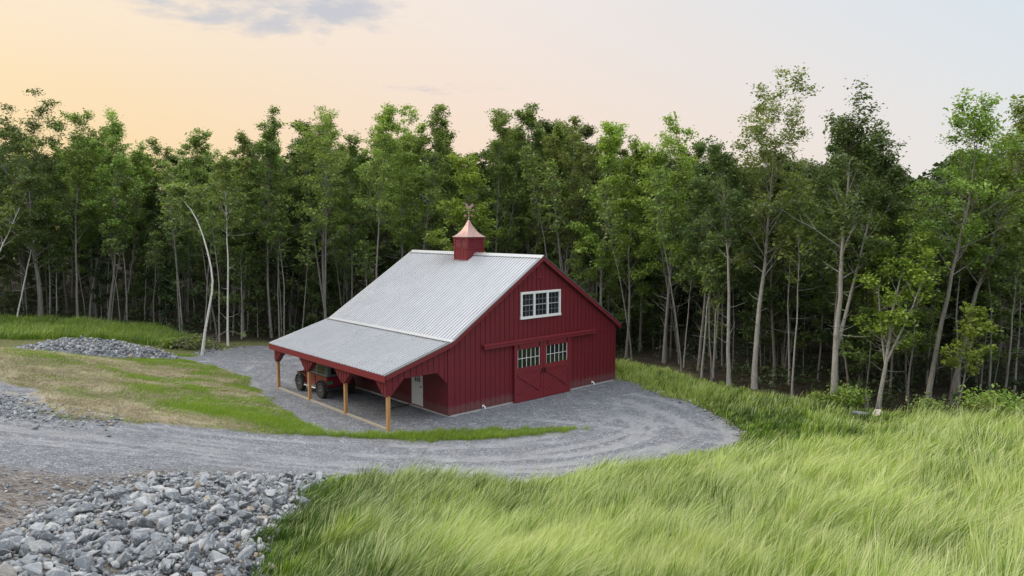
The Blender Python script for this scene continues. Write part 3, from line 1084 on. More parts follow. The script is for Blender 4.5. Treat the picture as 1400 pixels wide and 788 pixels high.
    for k in (1, 2):
        y = wy0 + (wy1 - wy0) * k / 3; z = wz0 + (wz1 - wz0) * k / 3
        mb.box(0.004, 0.018, y - 0.01, y + 0.01, wz0, wz1); mb.box(0.003, 0.0175, wy0, wy1, z - 0.01, z + 0.01)
    mb.build('muntin', WHITE, sd)
    mb = MB(); mb.box(0.02, 0.03, wy0, wy1, wz0, wz1); mb.build('pane', GLASS, sd)
    mb = MB(); mb.box(-0.06, -0.001, ya + 0.05, ya + 0.09, 1.05, 1.09); mb.box(-0.065, -0.045, ya + 0.04, ya + 0.17, 1.06, 1.085); mb.build('handle', IRON, sd)

    # ---- little white pipe stubs at the foot of the front wall
    for x in (2.04, 9.81):
        mb = MB()
        mb.tube([(x, 0.0, 0.20), (x, -0.10, 0.20), (x + 0.02, -0.14, 0.17), (x + 0.02, -0.145, 0.08)], 0.04, 8)
        mb.box(x - 0.06, x + 0.06, -0.034, -0.023, 0.14, 0.26)
        mb.build('pipe_stub', WHITE, root, smooth=False)

    # ---- cupola astride the ridge
    cx, cy, s = HX, 5.74, 0.60
    mb = MB()
    mb.box(cx - s, cx + s, cy - s, cy + s, 6.6, 7.46)
    mb.box(cx - s + 0.05, cx + s - 0.05, cy - s + 0.05, cy + s - 0.05, 7.46, 8.08)
    for sx in (-1, 1):
        for sy in (-1, 1):
            px, py = cx + sx * (s - 0.055), cy + sy * (s - 0.055)
            mb.box(px - 0.06, px + 0.06, py - 0.06, py + 0.06, 7.46, 8.06)
    for k in range(5):                                    # battens on the skirt
        q = -s + 0.12 + k * 0.24
        for sy in (-1, 1):
            y = cy + sy * s
            mb.box(cx + q - 0.02, cx + q + 0.02, min(y, y + sy * 0.018), max(y, y + sy * 0.018), 6.6, 7.44)
            x = cx + sy * s
            mb.box(min(x, x + sy * 0.018), max(x, x + sy * 0.018), cy + q - 0.02, cy + q + 0.02, 6.6, 7.44)
    mb.box(cx - s - 0.035, cx + s + 0.035, cy - s - 0.035, cy + s + 0.035, 7.445, 7.50)
    mb.box(cx - s - 0.02, cx + s + 0.02, cy - s - 0.02, cy + s + 0.02, 8.0, 8.09)
    for q in (-0.03, 0.03):
        pass
    cup = mb.build('cupola', RED_TRIM, root)
    mb = MB()
    for axis in (0, 1):
        for sg in (-1, 1):
            for half in (-1, 1):
                a0, a1 = (0.035, s - 0.12) if half > 0 else (-s + 0.12, -0.035)
                for k in range(7):
                    z = 7.52 + k * 0.068
                    o0, o1 = s - 0.05, s - 0.005
                    if axis == 0:
                        P = lambda a, o, zz: (cx + a, cy + sg * o, zz)
                    else:
                        P = lambda a, o, zz: (cx + sg * o, cy + a, zz)
                    mb.hexa([P(a0, o1, z), P(a1, o1, z), P(a1, o0, z + 0.05), P(a0, o0, z + 0.05), P(a0, o1, z + 0.012), P(a1, o1, z + 0.012), P(a1, o0, z + 0.062), P(a0, o0, z + 0.062)])
            if axis == 0:
                y = cy + sg * (s - 0.03); mb.box(cx - 0.035, cx + 0.035, min(y, y + sg * 0.035), max(y, y + sg * 0.035), 7.50, 8.0)
            else:
                x = cx + sg * (s - 0.03); mb.box(min(x, x + sg * 0.035), max(x, x + sg * 0.035), cy - 0.035, cy + 0.035, 7.50, 8.0)
    mb.build('louvre', RED_TRIM, cup)
    # concave copper hood
    mb = MB()
    prof = [(0.66, 8.075), (0.67, 8.10), (0.56, 8.17), (0.45, 8.27), (0.335, 8.40), (0.235, 8.555), (0.15, 8.73), (0.075, 8.92), (0.03, 9.04)]
    i = len(mb.v)
    for r, z in prof:
        for sx, sy in ((-1, -1), (1, -1), (1, 1), (-1, 1)):
            mb.v.append((cx + sx * r, cy + sy * r, z))
    for k in range(len(prof) - 1):
        for q in range(4):
            w = (q + 1) % 4
            mb.f.append((i + 4 * k + q, i + 4 * k + w, i + 4 * k + 4 + w, i + 4 * k + 4 + q))
    mb.f.append((i + 3, i + 2, i + 1, i)); n = i + 4 * (len(prof) - 1); mb.f.append((n, n + 1, n + 2, n + 3))
    mb.build('copper_hood', COPPER, cup)
    # weathervane: rod, balls, compass arms with letters, arrow and cockerel
    mb = MB()
    mb.tube([(cx, cy, 9.02), (cx, cy, 9.80)], 0.014, 8)
    for z, r in ((9.12, 0.05), (9.40, 0.055)):
        mb.lathe([(0.005, -r), (r * 0.7, -r * 0.7), (r, 0), (r * 0.7, r * 0.7), (0.005, r)], (cx, cy, z), 'z', 10)
    for dx, dy in ((1, 0), (0, 1)):
        mb.tube([(cx - dx * 0.25, cy - dy * 0.25, 9.27), (cx + dx * 0.25, cy + dy * 0.25, 9.27)], 0.009, 6)
    # compass letters, each a flat cut-out
    strokes = {'N': [((0, 0), (0, 1)), ((0, 1), (0.7, 0)), ((0.7, 0), (0.7, 1))], 'E': [((0, 0), (0, 1)), ((0, 0), (0.6, 0)), ((0, 0.5), (0.5, 0.5)), ((0, 1), (0.6, 1))],
               'S': [((0, 0), (0.6, 0)), ((0.6, 0), (0.6, 0.5)), ((0, 0.5), (0.6, 0.5)), ((0, 0.5), (0, 1)), ((0, 1), (0.6, 1))], 'W': [((0, 1), (0.2, 0)), ((0.2, 0), (0.4, 0.8)), ((0.4, 0.8), (0.6, 0)), ((0.6, 0), (0.8, 1))]}
    for ch, (dx, dy) in (('N', (0, 1)), ('E', (1, 0)), ('S', (0, -1)), ('W', (-1, 0))):
        ox, oy = cx + dx * 0.30, cy + dy * 0.30
        for (a, b), (c, d) in strokes[ch]:
            h = 0.13
            mb.beam((ox + (a - 0.3) * h, oy, 9.21 + b * h), (ox + (c - 0.3) * h, oy, 9.21 + d * h), 0.012, 0.018, (0, 1, 0))
    # arrow and bird turned across the barn
    D = Vector((-0.80, 0.60, 0)); S = Vector((0.60, 0.80, 0)) * 0.012
    def plate(pts, z0):
        a = [Vector((cx, cy, z0)) + D * p[0] + Vector((0, 0, p[1])) for p in pts]
        n = len(a); i = len(mb.v)
        mb.v += [tuple(p - S) for p in a] + [tuple(p + S) for p in a]
        mb.f.append(tuple(i + k for k in range(n))); mb.f.append(tuple(i + n + k for k in reversed(range(n))))
        for k in range(n):
            j = (k + 1) % n
            mb.f.append((i + k, i + n + k, i + n + j, i + j))
    plate([(0.66 * p, q) for p, q in [(-0.44, -0.012), (0.36, -0.012), (0.36, -0.06), (0.50, 0.0), (0.36, 0.06), (0.36, 0.012), (-0.30, 0.012), (-0.36, 0.07), (-0.50, 0.07), (-0.44, 0.0), (-0.50, -0.07), (-0.36, -0.07)]], 9.56)
    bird = [(0.02, 0.0), (0.06, 0.0), (0.05, 0.09), (0.13, 0.13), (0.19, 0.22), (0.20, 0.31), (0.25, 0.33), (0.21, 0.37), (0.21, 0.43), (0.17, 0.40), (0.14, 0.44), (0.11, 0.38), (0.09, 0.31),
            (0.04, 0.25), (-0.06, 0.23), (-0.12, 0.33), (-0.22, 0.40), (-0.30, 0.37), (-0.33, 0.27), (-0.29, 0.17), (-0.22, 0.21), (-0.17, 0.14), (-0.08, 0.09), (-0.01, 0.09)]
    plate([(p[0] * 0.86, p[1] * 0.86) for p in bird], 9.60)
    mb.build('weathervane', COPPER, cup)
    return root


BARN = build_barn()

# ------------------------------------------------------------------ the off-road car parked in the shed


def build_car():
    cu, cv = -1.66, 8.50
    c, s = math.cos(BARN_YAW), math.sin(BARN_YAW)
    X = BARN_O[0] + cu * c - cv * s; Y = BARN_O[1] + cu * s + cv * c
    root = empty('off_road_car', (X, Y, 0.0), BARN_YAW)
    tag(root, 'dark red off-road car with grey hardtop and wide tyres parked under the shed roof', 'car')
    paint = Mat('car_paint'); paint.p(Base_Color=(0.15, 0.007, 0.017), Roughness=0.22); paint.set(paint.b.inputs['Coat Weight'], 0.6)
    PAINT = paint.m
    RUBBER = simple('tyre_rubber', (0.022, 0.022, 0.023), 0.85, var=0.25, scale=12)
    STEEL = simple('wheel_steel', (0.30, 0.30, 0.31), 0.4, 0.7)
    DARK = simple('black_plastic', (0.02, 0.02, 0.021), 0.6)
    TOP = simple('grey_hardtop', (0.115, 0.13, 0.125), 0.6)
    BAR = simple('pale_step_bar', (0.62, 0.62, 0.60), 0.4, 0.3)
    PLATE = simple('green_plate', (0.02, 0.16, 0.085), 0.4)
    LAMP = simple('red_lens', (0.35, 0.01, 0.01), 0.2)
    CLEAR = simple('lamp_glass', (0.6, 0.6, 0.6), 0.1, 0.3)

    def arch(cy, r, n=8):
        return [(cy + r * math.cos(a), 0.44 + r * math.sin(a)) for a in [math.pi - math.pi * k / n for k in range(n + 1)]]
    # tub with a rear wheel arch
    mb = MB()
    prof = [(-1.62, 0.56), (-1.62, 1.10), (0.62, 1.10), (0.62, 0.50)] + [(y, max(z, 0.50)) for y, z in reversed(arch(-1.18, 0.46))]
    mb.prism(prof, 'x', -0.74, 0.74)
    # bonnet, grille block and front wings
    mb.hexa([(-0.52, 0.62, 0.60), (0.52, 0.62, 0.60), (0.42, 1.62, 0.60), (-0.42, 1.62, 0.60), (-0.50, 0.62, 1.09), (0.50, 0.62, 1.09), (0.40, 1.60, 1.03), (-0.40, 1.60, 1.03)])
    for sx in (-1, 1):
        a, b = sorted((sx * 0.43, sx * 0.75))
        mb.prism([(0.63, 0.52), (0.63, 0.92), (0.74, 0.97), (1.66, 0.95), (1.70, 0.86), (1.64, 0.86), (1.60, 0.90), (0.80, 0.91), (0.72, 0.84), (0.70, 0.52)], 'x', a, b)
    body = mb.build('body', PAINT, root, bevel=0.012)
    for sx in (-1, 1):
        for cy in (-1.18, 1.18):
            mb = MB(); pts = arch(cy, 0.50, 10); i0 = 0
            n = len(pts)
            for k, (py_, pz_) in enumerate(pts):
                mb.v += [(sx * 0.72, py_, pz_ - 0.03), (sx * 0.87, py_, pz_ - 0.05), (sx * 0.87, py_, pz_ - 0.012), (sx * 0.72, py_, pz_ + 0.012)]
            for k in range(n - 1):
                for q in range(4):
                    w = (q + 1) % 4
                    mb.f.append((4 * k + q, 4 * k + w, 4 * k + 4 + w, 4 * k + 4 + q))
            mb.f.append((3, 2, 1, 0)); e = 4 * (n - 1); mb.f.append((e, e + 1, e + 2, e + 3))
            mb.build('wheel_arch', DARK, root)
    # doors
    for sx in (-1, 1):
        mb = MB(); a, b = sorted((sx * 0.742, sx * 0.765))
        mb.prism([(-0.42, 0.58), (-0.42, 1.09), (0.45, 1.09), (0.45, 0.62), (0.30, 0.55), (-0.34, 0.55)], 'x', a, b)
        d = mb.build('door', PAINT, root, bevel=0.008)
        mb = MB(); a, b = sorted((sx * 0.766, sx * 0.79)); mb.box(a, b, -0.34, -0.22, 0.97, 1.0); mb.build('handle', DARK, d)
        mb = MB(); a, b = sorted((sx * 0.78, sx * 0.93)); mb.box(a, b, 0.36, 0.42, 1.10, 1.24); mb.build('mirror', DARK, d, bevel=0.01)
    # hardtop with side and rear windows
    mb = MB()
    mb.hexa([(-0.73, -1.61, 1.102), (0.73, -1.61, 1.102), (0.72, 0.48, 1.102), (-0.72, 0.48, 1.102), (-0.63, -1.50, 1.74), (0.63, -1.50, 1.74), (0.62, 0.24, 1.76), (-0.62, 0.24, 1.76)])
    top = mb.build('hardtop', TOP, root, bevel=0.04)
    mb = MB()
    def side_x(z): return 0.733 - 0.10 * (z - 1.102) / 0.638
    for sx in (-1, 1):
        for (ya, yb) in ((-1.38, -0.52), (-0.38, 0.28)):
            mb.hexa([(sx * (side_x(1.2) - 0.02), ya, 1.2), (sx * (side_x(1.2) - 0.02), yb, 1.2), (sx * (side_x(1.2) + 0.004), yb, 1.2), (sx * (side_x(1.2) + 0.004), ya, 1.2),
                     (sx * (side_x(1.62) - 0.02), ya + 0.05, 1.62), (sx * (side_x(1.62) - 0.02), yb - 0.05, 1.62), (sx * (side_x(1.62) + 0.004), yb - 0.05, 1.62), (sx * (side_x(1.62) + 0.004), ya + 0.05, 1.62)])
    def back_y(z): return -1.61 + 0.11 * (z - 1.102) / 0.638
    mb.hexa([(-0.5, back_y(1.2) - 0.005, 1.2), (0.5, back_y(1.2) - 0.005, 1.2), (0.5, back_y(1.2) + 0.02, 1.2), (-0.5, back_y(1.2) + 0.02, 1.2), (-0.44, back_y(1.62) - 0.005, 1.62), (0.44, back_y(1.62) - 0.005, 1.62), (0.44, back_y(1.62) + 0.02, 1.62), (-0.44, back_y(1.62) + 0.02, 1.62)])
    mb.hexa([(-0.6, 0.44, 1.16), (0.6, 0.44, 1.16), (0.6, 0.47, 1.16), (-0.6, 0.47, 1.16), (-0.55, 0.265, 1.66), (0.55, 0.265, 1.66), (0.55, 0.285, 1.66), (-0.55, 0.285, 1.66)])
    mb.build('window', GLASS, top)
    # wheels
    for sx in (-1, 1):
        for cy in (-1.18, 1.18):
            mb = MB(); x = sx * 0.76
            mb.lathe([(0.22, -0.115), (0.34, -0.135), (0.385, -0.12), (0.405, -0.08), (0.405, 0.08), (0.385, 0.12), (0.34, 0.135), (0.22, 0.115)], (x, cy, 0.405), 'x', 28)
            for k in range(26):                            # tread lugs
                a = 2 * math.pi * k / 26; r = 0.405
                for off in (-0.07, 0.07):
                    p = Vector((x + off, cy + r * math.cos(a), 0.405 + r * math.sin(a))); t = Vector((0, -math.sin(a), math.cos(a))) * 0.026
                    mb.beam(p - t, p + t, 0.10, 0.022, (0, math.cos(a), math.sin(a)))
            wh = mb.build('wheel', RUBBER, root)
            mb = MB()
            mb.lathe([(0.20, sx * -0.06), (0.225, sx * 0.11), (0.20, sx * 0.118), (0.17, sx * 0.06), (0.08, sx * 0.055), (0.07, sx * 0.10), (0.045, sx * 0.125), (0.005, sx * 0.125)], (x, cy, 0.405), 'x', 20)
            mb.build('rim', STEEL, wh)
    # step bars, bumpers, plate, lamps
    for sx in (-1, 1):
        mb = MB(); mb.tube([(sx * 0.70, -0.66, 0.50), (sx * 0.86, -0.60, 0.42), (sx * 0.86, 0.60, 0.42), (sx * 0.70, 0.66, 0.50)], 0.04, 8); mb.build('step_bar', BAR, root, smooth=True)
    mb = MB(); mb.box(-0.78, 0.78, -1.76, -1.64, 0.46, 0.58); mb.build('bumper', DARK, root, bevel=0.015)
    mb = MB(); mb.box(-0.76, 0.76, 1.70, 1.82, 0.46, 0.60); mb.build('bumper', DARK, root, bevel=0.015)
    mb = MB(); mb.box(-0.72, -0.41, -1.645, -1.623, 0.74, 0.90)
    pl = mb.build('number_plate', PLATE, root, bevel=0.004); pl['label'] = 'green number plate on the left rear corner'
    for sx in (-1, 1):
        mb = MB(); a, b = sorted((sx * 0.60, sx * 0.71)); mb.box(a, b, -1.65, -1.622, 0.95, 1.05); mb.build('tail_lamp', LAMP, root)
        mb = MB(); mb.lathe([(0.005, 0.0), (0.085, 0.0), (0.085, 0.02), (0.06, 0.04), (0.005, 0.05)], (sx * 0.29, 1.62, 0.86), 'y', 16); mb.build('headlight', CLEAR, root)
    mb = MB()
    for k in range(7):
        x = -0.18 + k * 0.06; mb.box(x - 0.015, x + 0.015, 1.612, 1.63, 0.68, 0.98)
    mb.build('grille', DARK, root)
    # chassis and axles keep the daylight out underneath
    mb = MB(); mb.box(-0.36, -0.28, -1.6, 1.7, 0.40, 0.50); mb.box(0.28, 0.36, -1.6, 1.7, 0.40, 0.50)
    for cy in (-1.18, 1.18):
        mb.tube([(-0.66, cy, 0.405), (0.66, cy, 0.405)], 0.06, 10)
    mb.box(-0.27, 0.27, -0.6, 1.4, 0.40, 0.62)
    mb.build('chassis', DARK, root)
    return root


build_car()

# ------------------------------------------------------------------ trees


class Sticks:
    """tapered branches gathered into one mesh"""
    def __init__(self):
        self.V = []; self.F = []; self.n = 0

    def add(self, pts, rad, seg=6):
        pts = np.asarray(pts, float); rad = np.asarray(rad, float)
        d = np.gradient(pts, axis=0); d /= np.linalg.norm(d, axis=1)[:, None] + 1e-9
        ref = np.array([0.31, 0.17, 0.05]) if abs(d[0, 2]) > 0.5 else np.array([0.05, 0.1, 1.0])
        s = np.cross(d, ref); s /= np.linalg.norm(s, axis=1)[:, None] + 1e-9
        t = np.cross(s, d)
        a = np.arange(seg) * 2 * np.pi / seg
        ring = pts[:, None] + (s[:, None] * np.cos(a)[None, :, None] + t[:, None] * np.sin(a)[None, :, None]) * rad[:, None, None]
        m = len(pts)
        self.V.append(ring.reshape(-1, 3))
        i = np.arange(m - 1)[:, None] * seg; q = np.arange(seg)[None]; w = (q + 1) % seg
        self.F.append(np.stack([i + q, i + w, i + seg + w, i + seg + q], -1).reshape(-1, 4) + self.n)
        self.n += m * seg

    def mesh(self, name):
        F = np.concatenate(self.F)
        return fast_mesh(name, np.concatenate(self.V), F, np.full(len(F), 4), smooth=True)


def unit(v):
    return v / (np.linalg.norm(v, axis=-1, keepdims=True) + 1e-9)


def leaf_mesh(name, c, rng, size, tint, flat=0.55, aspect=0.62):
    """one small folded leaf per centre"""
    n = len(c)
    nrm = rng.normal(size=(n, 3)); nrm[:, 2] = np.abs(nrm[:, 2]) + flat * 2.0
    nrm = unit(nrm)
    a = rng.normal(size=(n, 3)); a = unit(a - nrm * (a * nrm).sum(1, keepdims=True))
    b = np.cross(nrm, a)
    s = size * np.exp(rng.normal(size=n) * 0.28)
    Lh = s[:, None] * 0.5; Wd = s[:, None] * 0.5 * aspect
    droop = np.array([0, 0, -1.0]) * s[:, None] * 0.16
    v = np.stack([c - a * Lh, c - b * Wd + nrm * s[:, None] * 0.10, c + a * Lh + droop, c + b * Wd + nrm * s[:, None] * 0.10], 1).reshape(-1, 3)
    f = np.arange(4 * n).reshape(n, 4)
    return fast_mesh(name, v, f, np.full(n, 4), {'tint': ('FACE', tint)})


def gen_tree(seed, H, lean=(0, 0), r0=0.12, cb=0.42, cw=2.4, nleaf=8000, fork=0, leaf=0.21, path=None, dead=True, top=0.5, droop=0.0, spread=1.0):
    rng = np.random.default_rng(seed)
    st = Sticks()
    t = np.linspace(0, 1, 13)
    wob = np.cumsum(rng.normal(size=(13, 2)) * 0.010 * H, axis=0) * (t[:, None] * (1.15 - t[:, None]))
    ph = rng.uniform(0, 6.28)
    wob += np.stack([np.sin(t * 5 + ph) - np.sin(ph), np.cos(t * 4.2 + ph) - np.cos(ph)], 1) * 0.010 * H
    wob -= wob[-1:] * t[:, None]
    if path is None:
        p = np.zeros((13, 3)); p[:, 2] = t * H * 0.97
        p[:, 0] = lean[0] * t ** 1.15 + wob[:, 0]; p[:, 1] = lean[1] * t ** 1.15 + wob[:, 1]
    else:
        pp = np.array(catmull(path, 4)); u = np.linspace(0, 1, len(pp))
        p = np.stack([np.interp(t, u, pp[:, k]) for k in range(3)], 1)
    r = r0 * ((1 - t) ** 0.85 * 0.93 + 0.07); r[0] *= 1.45; r[1] *= 1.06
    p0 = p.copy(); p0[0, 2] -= 0.35
    st.add(p0, r, 8)
    stems = [(p, r, cb, 1.0)]
    if fork:
        for k in range(2 if fork == 1 and rng.random() < 0.5 else 1):
            tb = rng.uniform(0.12, 0.34)
            az = rng.uniform(0, 6.28)
            base = np.array([np.interp(tb, t, p[:, j]) for j in range(3)])
            end = p[-1] * np.array([1, 1, rng.uniform(0.82, 0.95)]) + np.array([math.cos(az), math.sin(az) * 0.6, 0]) * cw * 0.75
            tt = np.linspace(0, 1, 10)[:, None]
            q = base * (1 - tt) + end * tt + np.array([math.cos(az), math.sin(az), 0]) * (np.sin(tt * 2.4) * 0.25)
            q += np.cumsum(rng.normal(size=(10, 3)) * 0.05, axis=0) * tt
            rr = np.interp(tb, t, r) * 0.72 * ((1 - tt[:, 0]) ** 0.8 * 0.93 + 0.07)
            st.add(q, rr, 7)
            stems.append((q, rr, max(0.15, (cb - tb) / (1 - tb)), 0.8))
    cent = []; wgt = []
    np_tot = int(8 + H * 1.5)
    for (sp, sr, c0, ws) in stems:
        tl = np.linspace(0, 1, len(sp))
        npr = int(np_tot * (1.0 if len(stems) == 1 else 0.62))
        for i in range(npr):
            f = (i + rng.uniform(0.1, 0.9)) / npr
            tt = c0 + (0.985 - c0) * f
            base = np.array([np.interp(tt, tl, sp[:, j]) for j in range(3)]); rb = np.interp(tt, tl, sr)
            shape = (0.62 + 1.1 * f if f < 0.3 else 0.95 - (f - 0.3) / 0.7 * (0.95 - top))
            ln = cw * shape * rng.uniform(0.65, 1.2) * ws
            az = i * 2.399 + rng.uniform(-0.5, 0.5)
            el = R(rng.uniform(24, 58)) + f * 0.42 - droop
            d = np.array([math.cos(az) * math.cos(el), math.sin(az) * math.cos(el), math.sin(el)])
            k = np.linspace(0, 1, 5)[:, None]
            q = base + d * ln * k + np.array([0, 0, 1.0]) * (0.10 - droop * 0.6) * ln * k ** 2 + np.cumsum(rng.normal(size=(5, 3)) * 0.035 * ln, axis=0) * k
            st.add(q, np.maximum(0.006, rb * 0.42 * (1 - 0.85 * k[:, 0])), 5)
            cent.append(q[-1]); wgt.append(1.0)
            for m in range(4):
                kk = rng.uniform(0.35, 0.95)
                b2 = np.array([np.interp(kk, k[:, 0], q[:, j]) for j in range(3)])
                az2 = az + rng.choice([-1, 1]) * rng.uniform(0.4, 1.2); el2 = el + rng.uniform(-0.5, 0.4)
                d2 = np.array([math.cos(az2) * math.cos(el2), math.sin(az2) * math.cos(el2), math.sin(el2)])
                l2 = ln * rng.uniform(0.22, 0.5)
                q2 = np.array([b2, b2 + d2 * l2 * 0.5 + [0, 0, 0.03], b2 + d2 * l2])
                st.add(q2, [rb * 0.16 + 0.004, rb * 0.1 + 0.003, 0.003], 4)
                cent.append(q2[-1]); wgt.append(rng.uniform(0.4, 1.1))
                if rng.random() < 0.5:
                    cent.append(q2[1]); wgt.append(0.5)
        if dead:                                           # bare dead twigs under the crown
            for i in range(int(rng.integers(5, 11))):
                tt = rng.uniform(0.12, max(0.2, c0 + 0.1))
                base = np.array([np.interp(tt, tl, sp[:, j]) for j in range(3)])
                az = rng.uniform(0, 6.28); el = rng.uniform(-0.1, 0.7); ln = rng.uniform(0.4, 1.7) * min(1, H / 10)
                d = np.array([math.cos(az) * math.cos(el), math.sin(az) * math.cos(el), math.sin(el)])
                k = np.linspace(0, 1, 4)[:, None]
                q = base + d * ln * k + np.cumsum(rng.normal(size=(4, 3)) * 0.05, axis=0) * k + np.array([0, 0, 0.15]) * ln * k ** 2
                st.add(q, 0.017 * (1 - 0.8 * k[:, 0]) * min(1.3, r0 / 0.1), 4)
        for q in (1.0, 0.96, 0.91):
            cent.append(np.array([np.interp(q, tl, sp[:, j]) for j in range(3)])); wgt.append(0.8)
    cent = np.array(cent); wgt = np.array(wgt); wgt /= wgt.sum()
    pick = rng.choice(len(cent), nleaf, p=wgt)
    rad = 0.20 + 0.08 * cw
    off = rng.normal(size=(nleaf, 3)) * np.array([rad, rad, rad * 0.6]) * spread * 0.50
    off[:, 2] -= droop * 0.3
    c = cent[pick] + off
    ctint = rng.uniform(0, 1, len(cent))
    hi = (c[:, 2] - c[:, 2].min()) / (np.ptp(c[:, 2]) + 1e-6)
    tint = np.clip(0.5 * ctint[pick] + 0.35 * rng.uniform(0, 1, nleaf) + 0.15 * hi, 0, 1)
    return st.mesh('trunk'), leaf_mesh('crown', c, rng, leaf, tint)


LEAF = {
    'shaded': foliage('leaves_shaded_green', (0.026, 0.044, 0.018), (0.056, 0.084, 0.030)),  # leaf colour darkened to paint in the shade of the forest interior
    'mid': foliage('leaves_mid_green', (0.098, 0.148, 0.046), (0.235, 0.32, 0.092)),
    'light': foliage('leaves_light_green', (0.13, 0.2, 0.053), (0.31, 0.41, 0.115)),
    'dark': foliage('leaves_dark_green', (0.056, 0.09, 0.036), (0.13, 0.18, 0.062)),
    'olive': foliage('leaves_olive', (0.1, 0.137, 0.044), (0.24, 0.285, 0.09)),
    'bright': foliage('leaves_bright_green', (0.13, 0.215, 0.048), (0.31, 0.44, 0.095)),
    'yellow': foliage('leaves_yellow_green', (0.16, 0.235, 0.04), (0.35, 0.435, 0.08)),
}
BARK = {
    'grey': bark('grey_bark', (0.165, 0.153, 0.137), (0.06, 0.053, 0.046), (0.29, 0.278, 0.258)),
    'pale': bark('pale_grey_bark', (0.25, 0.235, 0.213), (0.10, 0.09, 0.078), (0.40, 0.385, 0.36)),
    'white': bark('birch_bark', (0.50, 0.49, 0.46), (0.08, 0.072, 0.065), (0.62, 0.61, 0.585), True),
    'dark': bark('dark_bark', (0.13, 0.115, 0.10), (0.045, 0.04, 0.034), (0.23, 0.215, 0.195)),
}


def plant_tree(name, meshes, tone, bk, x, y, label, group=None, z=None, cat='tree'):
    root = empty(name, (x, y, gz(x, y) if z is None else z))
    put('trunk', meshes[0], BARK[bk], root)
    put('crown', meshes[1], LEAF[tone], root)
    return tag(root, label, cat, group)


